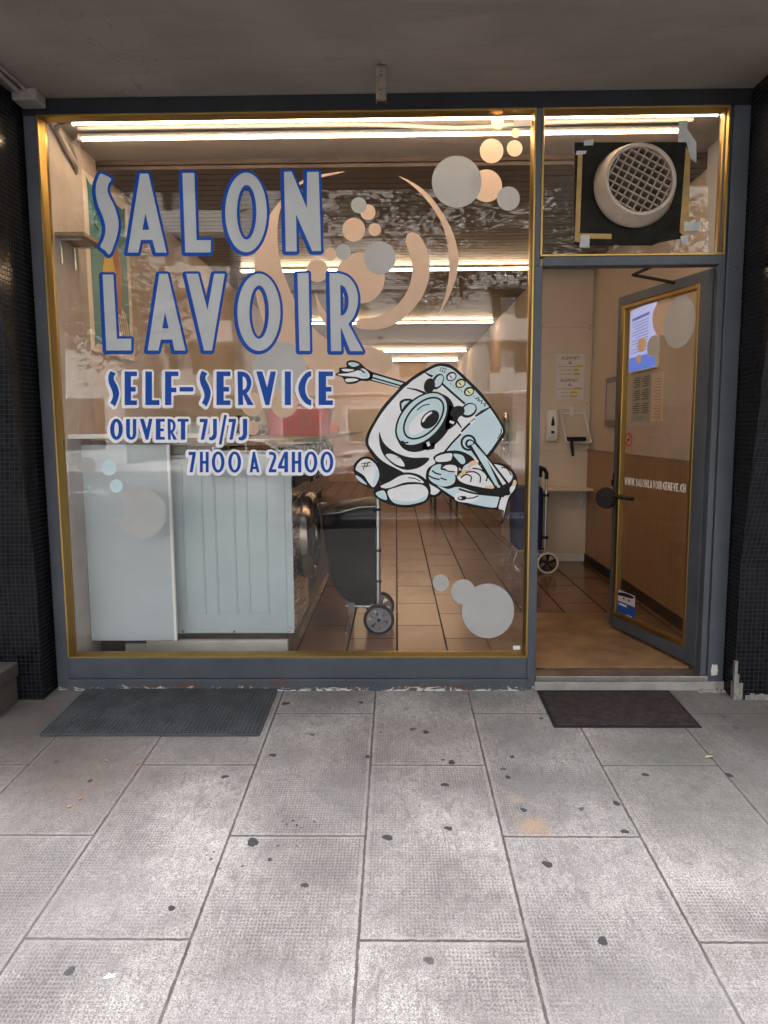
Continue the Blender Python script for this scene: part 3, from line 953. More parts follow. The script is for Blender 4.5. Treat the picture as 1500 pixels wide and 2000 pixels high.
# swirl of frosted vinyl
sw_left = smoothc([(675, 335), (628, 341), (590, 353), (560, 378), (530, 415), (508, 455), (498, 500), (497, 545), (503, 590), (516, 630), (535, 665), (560, 695), (595, 713), (640, 727), (690, 735), (735, 734), (760, 725), (768, 708), (760, 692), (735, 681), (700, 672), (655, 668), (628, 655), (600, 625), (578, 590), (560, 550), (547, 510), (542, 465), (545, 420), (558, 387), (584, 362), (628, 347)], 4)
decal('swirl_decal', [sw_left], M_peach_v, -.0010, 'large peach C-shaped swirl')
sw_mid = smoothc(S4([(757, 470), (768, 437), (795, 427), (830, 445), (862, 498), (883, 565), (888, 632), (870, 720), (830, 800), (765, 876), (690, 930), (610, 953), (540, 955), (488, 940), (505, 897), (580, 890), (660, 860), (730, 800), (775, 722), (792, 640), (785, 570), (765, 510)]), 4)
decal('swirl_decal', [sw_mid], M_peach_v, -.0010, 'peach hook-shaped swirl with rounded tip')
sw_out = S4(smoothc([(712, 118), (800, 160), (880, 222), (950, 312), (1008, 420), (1038, 520), (1043, 600), (1022, 700), (985, 790), (937, 872)], 5, False) + smoothc([(937, 872), (965, 790), (988, 690), (992, 580), (984, 490), (960, 400), (920, 320), (860, 240), (790, 172), (712, 118)], 5, False)[1:-1])
decal('swirl_decal', [sw_out], M_peach_v, -.0010, 'thin peach crescent')
decal('swirl_decal', [smoothc([(616, 570), (624, 590), (636, 610), (650, 628), (640, 640), (628, 622), (620, 600)], 3)], M_peach_v, -.0014, 'small peach crescent tip')
for (x, y, r, m, k) in [(950, 363, 30.5, 'p', 1), (892, 355, 48.5, 'g', 2), (993, 388, 22.5, 'g', 3), (960, 295, 23, 'p', 1), (1005, 290, 15.3, 'p', 1), (1007, 260, 9, 'p', 1), (972, 240, 12.3, 'p', 1),
                        (718.7, 414.5, 14.7, 'p', 1), (700.7, 400.8, 15, 'g', 2), (691, 448.7, 22.3, 'p', 1), (731.7, 448.7, 12, 'p', 2), (703.6, 543, 48, 'p', 1), (741.7, 504, 31, 'g', 2), (645, 496, 12.3, 'p', 1), (670.5, 492, 15, 'g', 2), (619.7, 529, 21.5, 'p', 2),
                        (545, 722, 53, 'g', 3), (555, 788, 26.5, 'p', 4), (493, 790, 22, 'p', 4), (493, 836, 13, 'p', 1),
                        (953, 1193, 51, 'g', 2), (905, 1156, 23.5, 'g', 1), (861, 1138, 15.5, 'g', 1), (171, 910, 17, 'g', 1), (213, 913, 15, 'i', 1), (227, 949, 12.5, 'i', 1)]:
    decal('bubble_decal', [ell(x, y, r, r * 1.045)], {'p': M_peach_v, 'g': M_grey2_v, 'i': M_ice_v}[m], -.0010 - .0003 * k, {'p': 'peach', 'g': 'grey', 'i': 'pale blue'}[m] + ' round bubble')
bite = tr(smoothc([(385, 708), (440, 678), (520, 685), (590, 730), (613, 800), (600, 862), (555, 912), (490, 932), (430, 912), (370, 858), (404, 825), (416, 770)], 5), 2.5, 80, 680)
decal('bubble_decal', [bite], M_grey2_v, -.0013, 'large grey bubble with bites cut out')
def rectpx(x0, y0, x1, y1): return [(x0, y0), (x1, y0), (x1, y1), (x0, y1)]
decal('sticker', [rectpx(1003, 233, 1036, 247)], M_grey2_v, -.0013, 'small grey printed sticker')
st = decal('sticker', [rectpx(1002, 1261, 1016, 1269)], M_white_v, -.0013, 'tiny white label')

# ---- cartoon washing machine: the shop's own window graphic
art = MB(); art.fill([tr(smoothc([(275, 690), (292, 615), (338, 532), (400, 430), (470, 350), (556, 262), (640, 197), (720, 150), (800, 114), (872, 114), (942, 150), (1040, 240), (1122, 322), (1204, 430), (1262, 520), (1302, 600), (1290, 645), (1240, 722), (1180, 800), (1060, 900), (900, 985), (820, 1078), (740, 1088), (640, 1010), (520, 935), (430, 893), (368, 842), (308, 762)], 4), 3.75, 640, 680)], G(-.0020))
art = art.build('cartoon_decal', M_ink_v, win)
art['label'] = 'smiling cartoon washing machine carrying a laundry basket'
T6 = lambda p: tr(p, 3.75, 640, 680)
LAY = {}
def art_part(name, polys, lab=None):
    """polys: list of (material, layer, polygon in tracing units)"""
    ms = []; bb = MB()
    for m, k, p in polys:
        if m not in ms: ms.append(m)
        bb.cur = ms.index(m)
        bb.fill([T6(p)] if not isinstance(p[0], list) else [T6(q) for q in p], G(-.0020 - .00035 * k))
    o = bb.build(name, ms, art)
    if lab: o['label'] = lab
    return o
W_, I_, K_ = M_white_v, M_ice_v, M_ink_v
sm = smoothc
art_part('machine_body', [
    (W_, 1, sm([(298, 690), (322, 605), (400, 472), (500, 352), (590, 262), (700, 187), (800, 136), (868, 138), (930, 168), (1030, 262), (1110, 345), (1188, 440), (1248, 530), (1282, 602), (1262, 645), (1170, 775), (1050, 872), (890, 960), (806, 1062), (750, 1066), (680, 990), (560, 912), (450, 855), (384, 812), (330, 750)], 3)),
    (I_, 2, [(975, 640), (1085, 505), (1188, 440), (1248, 530), (1282, 602), (1262, 645), (1172, 775), (1050, 800), (960, 770), (860, 755)]),
    (I_, 2, [(715, 182), (800, 138), (868, 140), (930, 170), (1030, 264), (1110, 347), (1182, 436), (1090, 490), (1000, 405), (840, 262), (765, 205)]),
    (K_, 3, ribbon([(712, 176), (740, 196), (768, 208)], [8, 14, 20])),
    (K_, 3, ribbon([(835, 258), (920, 335), (1005, 408)], 16)),
    (K_, 3, ribbon([(1190, 432), (1130, 465), (1080, 500)], [10, 20, 12])),
    (K_, 3, ribbon([(580, 292), (650, 305), (715, 330)], [6, 14, 18])),
    (K_, 3, ribbon([(1078, 518), (1030, 560), (978, 612)], 15)),
    (K_, 3, ribbon([(975, 628), (910, 695), (852, 765)], 14)),
    (K_, 3, ribbon([(930, 515), (960, 555), (982, 588)], [20, 14, 6])),
    (K_, 3, ribbon(sm([(1268, 585), (1270, 620), (1240, 665)], 4, False), [3, 6, 7, 8, 8, 8, 7, 5, 3])),
    (W_, 4, [(1040, 545), (1078, 520), (1080, 532), (1050, 562)]),
    (K_, 3, sm([(362, 838), (430, 880), (530, 925), (560, 960), (470, 985), (392, 995), (375, 900)], 3)),
], 'white tilted washing machine body')
def dial(cx, cy, m):
    return [(K_, 3, ell(cx, cy, 40, 33, -28)), (m, 4, ell(cx + 2, cy + 2, 30, 22, -28)), (K_, 5, ribbon([(cx - 12, cy - 8), (cx + 6, cy + 14)], 7))]
art_part('control_panel', dial(905, 208, W_) + dial(972, 258, M_yell_v) + dial(1035, 318, M_yell_v) +
         [(K_, 3, ribbon([(832, 142), (822, 165)], 4)), (K_, 3, ribbon([(848, 145), (838, 172)], 4)), (K_, 3, ribbon([(864, 150), (854, 178)], 4)), (K_, 3, ribbon([(828, 142), (872, 156)], 4)), (K_, 4, ribbon([(822, 166), (862, 180)], 4))] +
         [(K_, 3, ribbon([(1080 + i * 30, 372 + i * 18), (1110 + i * 22, 362 + i * 20), (1098 + i * 26, 388 + i * 20)], 9)) for i in range(3)] +
         [(K_, 3, ell(900 + i * 20 + (30 if i > 4 else 0), 262 + i * 13, 4)) for i in range(10)], 'three dials and slots')
art_part('eye', [(K_, 4, ell(805, 245, 62, 40, -60)), (I_, 5, ell(812, 242, 48, 26, -60)), (K_, 6, ell(745, 275, 40, 55, 15))], 'left eye')
art_part('eye', [(K_, 4, ell(1032, 455, 64, 50, -35)), (I_, 5, ell(1036, 450, 50, 36, -35)), (K_, 6, sm([(905, 455), (940, 425), (990, 430), (1002, 470), (960, 505), (910, 500), (895, 480)], 4))], 'right eye')
art_part('porthole', [
    (K_, 4, ell(716, 546, 250, 166, -47, 60)),
    (K_, 4, [(868, 392), (905, 395), (960, 505), (938, 560), (900, 590), (860, 600)]), (K_, 4, [(700, 700), (790, 690), (780, 738), (730, 748), (690, 735)]),
    (K_, 5, ell(690, 520, 238, 152, -47)), (I_, 6, ell(690, 519, 224, 138, -47)), (K_, 7, ell(703, 513, 188, 112, -47)), (I_, 8, ell(703, 513, 174, 98, -47)),
    (W_, 9, ell(676, 548, 108, 54, -47)), (K_, 10, ell(748, 522, 80, 54, -45)), (W_, 11, sm([(690, 534), (713, 494), (753, 467), (765, 475), (728, 504), (703, 541)], 3)),
    (K_, 9, ribbon(sm([(655, 455), (695, 423), (745, 410)], 4, False), 8)), (K_, 7, ribbon([(540, 680), (565, 694), (592, 690)], 12)),
    (W_, 12, [(722, 690), (742, 682), (752, 712), (732, 722)]), (W_, 12, [(895, 528), (928, 540), (920, 558), (890, 545)]),
    (K_, 4, sm([(525, 400), (560, 372), (610, 372), (620, 392), (570, 440), (540, 470)], 3)), (I_, 5, [(540, 405), (562, 388), (600, 385), (560, 425), (545, 450)])], 'round porthole used as a nose')
art_part('mouth', [(K_, 4, sm([(378, 612), (402, 678), (450, 732), (530, 778), (620, 802), (742, 803), (712, 848), (648, 882), (562, 890), (478, 852), (408, 780), (380, 700)], 4)),
                   (W_, 5, sm([(425, 782), (464, 774), (520, 797), (556, 838), (560, 866), (512, 856), (458, 822)], 4)), (K_, 6, ribbon([(508, 796), (516, 806), (530, 800)], 4))], 'open laughing mouth')
art_part('arm', [(K_, 2, [(312, 170), (562, 245), (600, 258), (540, 305), (520, 292), (310, 238)]), (I_, 3, [(335, 192), (555, 256), (535, 270), (328, 210)]), (I_, 3, [(328, 222), (530, 280), (522, 287), (420, 258), (322, 232)]),
                 (K_, 2, sm([(58, 190), (84, 172), (88, 145), (138, 138), (136, 105), (172, 88), (230, 102), (282, 148), (328, 178), (330, 218), (296, 242), (242, 240), (205, 258), (138, 260), (108, 215), (62, 200)], 4)),
                 (I_, 3, sm([(150, 112), (185, 102), (232, 120), (200, 136), (170, 132)], 4)), (W_, 3, sm([(104, 153), (150, 152), (195, 160), (150, 172), (110, 166)], 4)),
                 (W_, 3, sm([(78, 190), (150, 184), (215, 165), (262, 150), (305, 188), (298, 218), (250, 222), (215, 212), (150, 206), (90, 200)], 4)), (I_, 4, sm([(235, 190), (265, 165), (300, 190), (292, 214), (255, 212)], 4)),
                 (W_, 3, sm([(132, 226), (190, 222), (225, 232), (190, 244), (140, 248)], 4)), (K_, 5, ribbon(sm([(205, 160), (240, 160), (272, 182)], 4, False), 10))], 'outstretched arm with gloved hand')
art_part('shoe', [(K_, 2, sm([(188, 890), (202, 840), (250, 798), (312, 798), (362, 838), (392, 910), (386, 980), (348, 1032), (270, 1008), (213, 960)], 4)),
                  (W_, 3, sm([(205, 888), (218, 850), (258, 815), (306, 815), (350, 850), (376, 910), (370, 965), (336, 1018), (300, 985), (268, 935), (225, 905)], 4)),
                  (I_, 3, sm([(203, 930), (240, 948), (280, 988), (285, 1000), (250, 985), (220, 962)], 4)), (I_, 4, sm([(352, 880), (374, 915), (368, 962), (338, 1010), (330, 980), (348, 930)], 4)),
                  (K_, 5, ribbon([(245, 848), (315, 836)], 6)), (K_, 6, ribbon([(250, 865), (312, 862)], 6)), (K_, 7, ribbon([(275, 835), (262, 890)], 6)), (K_, 8, ribbon([(298, 832), (285, 872)], 6))], 'far shoe')
art_part('shoe', [(K_, 5, sm([(336, 1050), (368, 1000), (450, 955), (520, 918), (600, 910), (682, 933), (738, 985), (755, 1050), (737, 1112), (680, 1148), (580, 1168), (480, 1153), (398, 1123), (348, 1088)], 4)),
                  (W_, 6, sm([(388, 1010), (460, 975), (530, 935), (600, 926), (662, 946), (705, 986), (640, 980), (560, 985), (470, 1018), (420, 1026)], 4)),
                  (W_, 6, sm([(440, 1045), (500, 1020), (580, 1000), (690, 1000), (735, 1045), (720, 1105), (670, 1130), (580, 1147), (495, 1136), (456, 1100)], 4)),
                  (I_, 7, sm([(470, 1105), (560, 1122), (660, 1110), (715, 1080), (715, 1108), (665, 1130), (580, 1146), (497, 1134)], 4)),
                  (I_, 6, sm([(354, 1060), (395, 1042), (420, 1052), (434, 1108), (398, 1104), (364, 1082)], 4)), (K_, 8, ribbon(sm([(590, 948), (640, 955), (680, 975)], 4, False), 7))], 'near shoe')
art_part('basket', [
    (K_, 3, sm([(718, 940), (733, 880), (788, 840), (772, 800), (828, 763), (930, 748), (1000, 763), (1062, 800), (1110, 860), (1200, 838), (1292, 848), (1362, 900), (1392, 970), (1382, 1032), (1335, 1105), (1312, 1180), (1285, 1278), (1262, 1280), (1285, 1195), (1220, 1182), (1080, 1168), (960, 1133), (880, 1085), (800, 1025), (733, 985)], 3)),
    (W_, 4, sm([(792, 800), (840, 778), (905, 770), (910, 800), (890, 826), (800, 832)], 4)), (I_, 4, sm([(920, 775), (985, 785), (1008, 830), (985, 850), (950, 820)], 4)),
    (I_, 4, sm([(740, 950), (765, 870), (830, 850), (830, 890), (920, 910), (930, 980), (870, 1012), (800, 1000)], 4)),
    (W_, 4, sm([(960, 900), (1040, 870), (1100, 850), (1150, 920), (1215, 1010), (1195, 1028), (1080, 1010), (990, 985), (950, 950)], 4)),
    (W_, 4, sm([(842, 858), (905, 845), (955, 868), (985, 905), (955, 935), (900, 905), (850, 885)], 3)), (I_, 4, sm([(1000, 862), (1040, 842), (1090, 846), (1040, 866), (990, 890)], 3)),
    (M_tan_v, 5, sm([(1025, 848), (1070, 822), (1105, 845), (1060, 856)], 4)), (M_tan_v, 5, sm([(960, 925), (1010, 890), (1060, 880), (1000, 930), (965, 945)], 4)), (M_tan_v, 5, sm([(1150, 1010), (1210, 1005), (1212, 1028), (1165, 1024)], 4)),
    (I_, 4, sm([(800, 1003), (880, 1032), (960, 1015), (1100, 1060), (1252, 1085), (1240, 1165), (1100, 1150), (980, 1118), (890, 1068)], 3)),
    (W_, 4, sm([(1205, 852), (1285, 866), (1345, 912), (1350, 955), (1312, 990), (1260, 930)], 4)), (W_, 4, sm([(1345, 1010), (1375, 978), (1370, 1030), (1325, 1090), (1300, 1180), (1278, 1262), (1290, 1190), (1250, 1172), (1275, 1090)], 3)),
    (M_tan_v, 5, sm([(1362, 965), (1382, 975), (1378, 1000), (1352, 1010)], 3)),
    (W_, 6, sm([(930, 1090), (950, 1060), (1040, 1050), (1110, 1075), (1080, 1120), (1000, 1130), (940, 1115)], 4)), (K_, 7, ell(985, 1098, 34, 16, -5)), (W_, 8, ell(970, 1098, 12, 7)), (K_, 7, ribbon([(1020, 1100), (1070, 1095), (1105, 1080)], 9)),
    (K_, 6, ribbon(sm([(940, 1000), (1000, 1005), (1100, 1030), (1230, 1050)], 4, False), 16)), (K_, 6, ribbon(sm([(960, 1030), (1060, 1060), (1180, 1075), (1290, 1085)], 4, False), 14)),
    (K_, 5, ribbon(sm([(765, 895), (790, 915), (830, 925)], 4, False), 11)), (K_, 5, ribbon(sm([(735, 930), (770, 950), (820, 962)], 4, False), 11)), (K_, 5, ribbon([(825, 950), (870, 965)], 10)),
    (K_, 5, ribbon(sm([(840, 870), (870, 850), (930, 852), (955, 880), (950, 935)], 4, False), 12)), (K_, 5, ribbon(sm([(850, 880), (880, 900), (930, 905)], 4, False), 9)),
    (K_, 6, ribbon(sm([(975, 950), (1010, 925), (1050, 940), (1045, 980)], 4, False), 10)), (K_, 7, ribbon(sm([(1010, 910), (1070, 905), (1115, 935), (1115, 985)], 4, False), 10)), (K_, 8, ribbon(sm([(1060, 880), (1120, 890), (1165, 930), (1160, 975)], 4, False), 10)),
    (K_, 6, ribbon([(1240, 1170), (1262, 1095)], 10)), (K_, 6, ribbon(sm([(1270, 875), (1310, 880), (1345, 930)], 4, False), 8)),
], 'basket heaped with laundry')
art_part('arm', [(K_, 9, ell(1030, 692, 58, 60)), (I_, 10, ell(1030, 692, 42, 44)), (K_, 11, ell(1040, 700, 34, 34)), (I_, 12, ell(1044, 700, 22, 22)),
                 (K_, 13, [(1025, 715), (1090, 690), (1190, 815), (1335, 1000), (1330, 1070), (1285, 1085), (1235, 1030), (1140, 880)]),
                 (I_, 14, [(1052, 712), (1076, 700), (1165, 815), (1255, 1010), (1228, 1005), (1140, 860)]), (W_, 14, [(1098, 722), (1190, 835), (1305, 990), (1282, 1003), (1175, 830)]),
                 (K_, 15, ell(1272, 1035, 36, 28, 20)), (I_, 16, ell(1250, 1012, 12, 9)), (K_, 15, ell(1315, 1060, 22, 18))], 'bent arm holding the basket handle')

# ------------------------------------------------------------------ transom window with extractor fan
tw = thing('transom_window', 'brass framed glass pane above the open door', 'window', (1.18, 0, 2.25))
bead(0.726, 1.640, 2.25, 2.953, .015, .022, .018, .018).build('brass_frame', M_gold, tw, weld=True)
b = MB(); b.quad((.735, 0.001, 2.258), (1.63, 0.001, 2.258), (1.63, 0.001, 2.945), (.735, 0.001, 2.945)); b.build('glass_pane', glass_mat('dusty_transom_glass', 0.05, dirt=0.06), tw)

fan = thing('extractor_fan', 'round cream extractor fan on a black board in the transom pane', 'fan', (1.2, -.01, 2.3))
M_board = mat('grimy_black_board', (0.012, 0.012, 0.009), .8, spec=.15, var=.5, vscale=14, bump=.6, bscale=30)
b = MB(); b.prism([(.905, 2.325), (.955, 2.315), (1.30, 2.31), (1.34, 2.325), (1.47, 2.345), (1.462, 2.80), (.895, 2.806)], lambda u, v: (u, -.004, v), lambda u, v: (u, .012, v))
b.build('backing_board', M_board, fan)
M_cream = mat('aged_cream_plastic', (0.36, 0.295, 0.235), .45, var=.12, vscale=6)
# drum projects towards the street; open end tipped a little up and to the right
c0 = Vector((1.192, -.004, 2.588)); ax = Vector((0.05, -1, 0.10)).normalized()
b = MB(); b.lathe([(.200, 0), (.205, .012), (.200, .03), (.180, .088), (.174, .100), (.164, .102), (.157, .096), (.154, .03), (.0, .03)], c0, ax, 64)
b.build('housing', M_cream, fan, smooth=True)
e1 = ax.cross(Vector((0, 0, 1))).normalized(); e2 = e1.cross(ax)
qa = math.radians(28); g1 = e1 * math.cos(qa) + e2 * math.sin(qa); g2 = -e1 * math.sin(qa) + e2 * math.cos(qa)
b = MB()
for gA, gB in ((g1, g2), (g2, g1)):
    for i in range(-4, 5):
        off = i * .036
        if abs(off) > .15: continue
        L = math.sqrt(.154 ** 2 - off * off)
        th = .0042 if gA is g1 else .0038
        d1 = .090 if gA is g1 else .0895
        P = []
        for dd in (.040, d1):
            for sx, sy in ((-L, -th), (L, -th), (L, th), (-L, th)):
                P.append(c0 + gA * sx + gB * (off + sy) + ax * dd)
        b.hexa(P)
gr = b.build('grille', mat('grille_plastic', (0.22, 0.175, 0.135), .6, var=.15, vscale=10), fan)
b = MB()
for i in range(4):
    a = i * PI / 2 + .5
    p = [c0 + ax * .032 + (e1 * math.cos(a + t) + e2 * math.sin(a + t)) * r for t, r in ((-.1, .03), (-.35, .145), (.35, .145), (.1, .03))]
    b.quad(*p)
b.lathe([(0, .038), (.03, .036), (.032, .03)], c0, ax, 20)
b.build('blades', M_black, fan)
M_tapeY = mat('yellowed_tape', (.28, .17, .04), .45, var=.3, vscale=15)
M_tapeG = mat('grey_tape', (.36, .37, .36), .55, var=.15, vscale=15)
for i, (p, m) in enumerate([([(.905, 2.33), (.93, 2.325), (.935, 2.76), (.912, 2.76)], M_tapeY), ([(1.43, 2.37), (1.475, 2.33), (1.468, 2.74), (1.445, 2.78)], M_tapeY), ([(.93, 2.345), (1.09, 2.34), (1.09, 2.365), (.93, 2.37)], M_tapeY),
             ([(1.405, 2.80), (1.445, 2.80), (1.47, 2.72), (1.50, 2.70), (1.495, 2.80), (1.448, 2.86), (1.448, 2.90), (1.405, 2.90)], M_tapeG), ([(.94, 2.79), (.985, 2.79), (.99, 2.82), (.94, 2.815)], M_tapeG), ([(.90, 2.745), (.95, 2.75), (.955, 2.765), (.905, 2.765)], M_tapeG),
             ([(.93, 2.30), (.98, 2.30), (.98, 2.36), (.935, 2.36)], M_tapeG), ([(1.45, 2.375), (1.53, 2.375), (1.535, 2.42), (1.45, 2.42)], M_tapeG), ([(1.44, 2.31), (1.47, 2.31), (1.475, 2.355), (1.435, 2.35)], M_tapeG)]):
    b = MB(); b.fill([p], lambda u, v: (u, -.0048 - .0003 * i, v)); b.build('tape', m, fan)['label'] = 'yellowed tape strip' if m is M_tapeY else 'grey tape scrap'

# ------------------------------------------------------------------ the open glass door
HX, HY = 1.630, 0.012
DD = Vector((-.2506, .9681, 0)); DN = Vector((-.9681, -.2506, 0))     # along the leaf, and out of its street face
def DP(u, n, z): return Vector((HX, HY, 0)) + DD * u + DN * n + Vector((0, 0, z))
door = thing('shop_door', 'grey framed glass door standing open into the laundrette', 'door', (HX, HY, .1))
def dbox(b, u0, u1, n0, n1, z0, z1):
    return b.hexa([DP(u0, n0, z0), DP(u1, n0, z0), DP(u1, n1, z0), DP(u0, n1, z0), DP(u0, n0, z1), DP(u1, n0, z1), DP(u1, n1, z1), DP(u0, n1, z1)])
b = MB()
dbox(b, .004, .098, -.02, .02, .108, 2.198); dbox(b, .838, .876, -.02, .02, .108, 2.198)
dbox(b, .0985, .8375, -.02, .02, .108, .182); dbox(b, .0985, .8375, -.02, .02, 2.142, 2.198)
b.build('leaf_frame', M_paint, door, bevel=.003)
b = MB()
u0, u1, z0, z1 = .0985, .8375, .1825, 2.1415
for (a, c, d_, e) in ((u0, u0 + .022, z0, z1), (u1 - .036, u1, z0, z1), (u0 + .0225, u1 - .0365, z0, z0 + .03), (u0 + .0225, u1 - .0365, z1 - .026, z1)):
    dbox(b, a, c, -.018, .0215, d_, e)
b.build('brass_frame', M_gold, door, bevel=.004)
b = MB(); b.quad(DP(.12, 0, .2), DP(.81, 0, .2), DP(.81, 0, 2.12), DP(.12, 0, 2.12)); b.build('glass_pane', M_glass2, door)
# round push plate, rod and lever
hc = DP(.862, .075, .945)
b = MB(); b.lathe([(0, .012), (.062, .010), (.070, .0), (.068, -.008), (0, -.010)], hc, DN + Vector((0.35, -.5, 0)), 36); hd = b.build('handle', M_black, door, smooth=True)
b = MB(); b.tube([DP(.855, .02, .965), DP(.857, .07, .965)], .011); b.build('rod', M_black, hd)
b = MB(); b.tube([DP(.80, .05, .962), DP(.60, .05, .962)], .013, 12); b.tube([DP(.79, .022, .962), DP(.79, .05, .962)], .010); b.build('lever', M_black, hd)
b = MB(); dbox(b, .862, .8775, .0205, .0225, 1.03, 1.10); dbox(b, .866, .872, .0227, .0335, 1.02, 1.06); b.build('lock', M_black, door)
# writing on the glass
txt = 'WWW.SALONLAVOIRGENEVE.CH'
wd = {'W': 1.15, '.': .3, 'I': .35, 'S': .62, 'L': .6, 'E': .6}
tot = sum(wd.get(ch, .78) for ch in txt) + .16 * (len(txt) - 1)
sc_ = (.772 - .168) / tot
x = 0; letters = []
for ch in txt:
    wch = wd.get(ch, .78)
    letters.append((ch, x * sc_, (x + wch) * sc_)); x += wch + .16
url = None
for ch, a, c in letters:
    zt, zb = (1.0835, 1.037) if ch != '.' else (1.045, 1.037)
    bb = MB(); bb.fill([[(a + p[0] * (c - a), zb + p[1] * (zt - zb)) for p in lp] for lp in GL['0' if ch == 'O' else ch]], lambda u, v: DP(.772 - u, .0015, v))
    if url is None:
        url = thing('lettering', 'web address in small white capitals on the door glass', None, DP(.76, 0, 1.04)); del url['label']
        url.parent = door; url.matrix_parent_inverse = Matrix.Translation(-WORLD[door.name]); url['label'] = 'web address in small white capitals'
    bb.build('letter', M_white_v, url)
for (u, z, r, m, k) in [(.43, 2.02, .105, M_peach_v, 1), (.285, 1.968, .140, M_grey2_v, 2), (.515, 1.862, .063, M_grey2_v, 1), (.633, 1.884, .043, M_tan_v, 1), (.660, 1.802, .027, M_tan_v, 1)]:
    b = MB(); b.fill([[p for p in ell(u, z, r, r)]], lambda a, c: DP(a, .0012 + .0004 * k, c)); b.build('bubble_decal', m, door)
b = MB(); b.fill([ell(.742, 1.318, .042, .042), ell(.742, 1.318, .033, .033)[::-1]], lambda a, c: DP(a, .0016, c))
b.fill([[(.718, 1.346), (.724, 1.352), (.766, 1.290), (.760, 1.284)]], lambda a, c: DP(a, .0022, c))
ns = b.build('no_smoking_sign', vinyl('red_vinyl', (.45, .02, .03), 0), door)
b = MB(); b.fill([rectpx(.722, 1.313, .762, 1.321)], lambda a, c: DP(a, .0019, c)); b.build('cigarette_symbol', M_ink_v, ns)
b = MB(); b.fill([rectpx(.61, .206, .81, .358)], lambda a, c: DP(a, .0014, c)); sk = b.build('alarm_sticker', vinyl('deep_blue_vinyl', (.02, .08, .30), 0), door)
b = MB(); b.fill([rectpx(.612, .285, .808, .356)], lambda a, c: DP(a, .0018, c)); pic = b.build('picture', vinyl('pale_print', (.55, .50, .58), 0), sk)
b = MB(); b.fill([sm([(.62, .345), (.70, .352), (.79, .34), (.80, .32), (.74, .325), (.66, .33)], 4)], lambda a, c: DP(a, .0022, c)); b.fill([ell(.675, .312, .012, .006)], lambda a, c: DP(a, .0022, c)); b.fill([ell(.735, .312, .012, .006)], lambda a, c: DP(a, .0022, c)); b.build('picture', M_ink_v, sk)
b = MB(); b.fill([rectpx(.64, .212, .70, .218)], lambda a, c: DP(a, .0018, c)); b.fill([rectpx(.70, .262, .79, .274)], lambda a, c: DP(a, .0018, c)); b.build('print', M_white_v, sk)
# closer arm above the leaf
b = MB(); b.tube([DP(.30, -.05, 2.17), (1.30, .30, 2.225), (1.36, .07, 2.235)], .009, 8); b.build('closer_arm', M_black, door)
b = MB(); dbox(b, .12, .40, -.065, -.021, 2.145, 2.19); b.build('closer_body', M_greypier, door, bevel=.004)

# ------------------------------------------------------------------ doormats
def onpave(x, y, h=0.0): return Vector((x, y, gz(y) + h))
t = thing('rubber_mat', 'dark grey perforated rubber mat under the display window', 'doormat', (-1.165, -.3, gz(-.3)))
M_mat1 = mat('dark_grey_rubber', (.050, .052, .055), .7, var=.35, vscale=7, bump=.1)
b = MB()
x0, x1, y0, y1 = -1.68, -.65, -.575, -.056
nx, ny = 52, 24
for i in range(nx + 1):
    xx = x0 + (x1 - x0) * i / nx
    b.hexa([onpave(xx - .0034, y0, .003), onpave(xx + .0034, y0, .003), onpave(xx + .0034, y1, .003), onpave(xx - .0034, y1, .003), onpave(xx - .0034, y0, .0150), onpave(xx + .0034, y0, .0150), onpave(xx + .0034, y1, .0150), onpave(xx - .0034, y1, .0150)])
for j in range(ny + 1):
    yy = y0 + (y1 - y0) * j / ny
    b.hexa([onpave(x0, yy - .004, .003), onpave(x1, yy - .004, .003), onpave(x1, yy + .004, .003), onpave(x0, yy + .004, .003), onpave(x0, yy - .004, .0142), onpave(x1, yy - .004, .0142), onpave(x1, yy + .004, .0142), onpave(x0, yy + .004, .0142)])
b.build('rubber_grid', M_mat1, t)
b = MB(); b.hexa([onpave(x0, y0, .001), onpave(x1, y0, .001), onpave(x1, y1, .001), onpave(x0, y1, .001), onpave(x0, y0, .0035), onpave(x1, y0, .0035), onpave(x1, y1, .0035), onpave(x0, y1, .0035)])
b.build('mat_base', mat('mat_base_black', (.004, .004, .004), .95, var=.4, vscale=30), t)  # near-black sheet below the grid, darkening its holes
t = thing('ribbed_mat', 'brown ribbed doormat on the pavement before the open door', 'doormat', (1.1, -.27, gz(-.27)))
M_mat2 = mat('brown_ribbed_carpet', (.045, .032, .029), .95, spec=.15, var=.4, vscale=25, bump=.8, bscale=260)
x0, x1, y0, y1 = .745, 1.447, -.49, -.062
b = MB(); b.hexa([onpave(x0, y0, .001), onpave(x1, y0, .001), onpave(x1, y1, .001), onpave(x0, y1, .001), onpave(x0, y0, .0055), onpave(x1, y0, .0055), onpave(x1, y1, .0055), onpave(x0, y1, .0055)])
b.build('rubber_edge', M_blackrub, t, bevel=.002)
b = MB()
n = 16
for j in range(n):
    ya = y0 + .02 + (y1 - y0 - .04) * j / n; yb = ya + (y1 - y0 - .04) / n * .58
    b.hexa([onpave(x0 + .018, ya, .004), onpave(x1 - .018, ya, .004), onpave(x1 - .018, yb, .004), onpave(x0 + .018, yb, .004), onpave(x0 + .018, ya + .002, .0105), onpave(x1 - .018, ya + .002, .0105), onpave(x1 - .018, yb - .002, .0105), onpave(x0 + .018, yb - .002, .0105)])
b.build('ribs', M_mat2, t)
M_coco = mat('coco_fibre', (.20, .115, .05), .95, var=.4, vscale=3.5, bump=1.0, bscale=320)
b = MB(); b.box(.56, 1.60, .065, 1.235, FZ + .001, FZ + .014)
tag(b.build('coco_mat', M_coco, bevel=.004), 'brown coconut fibre mat inside the doorway', 'doormat')

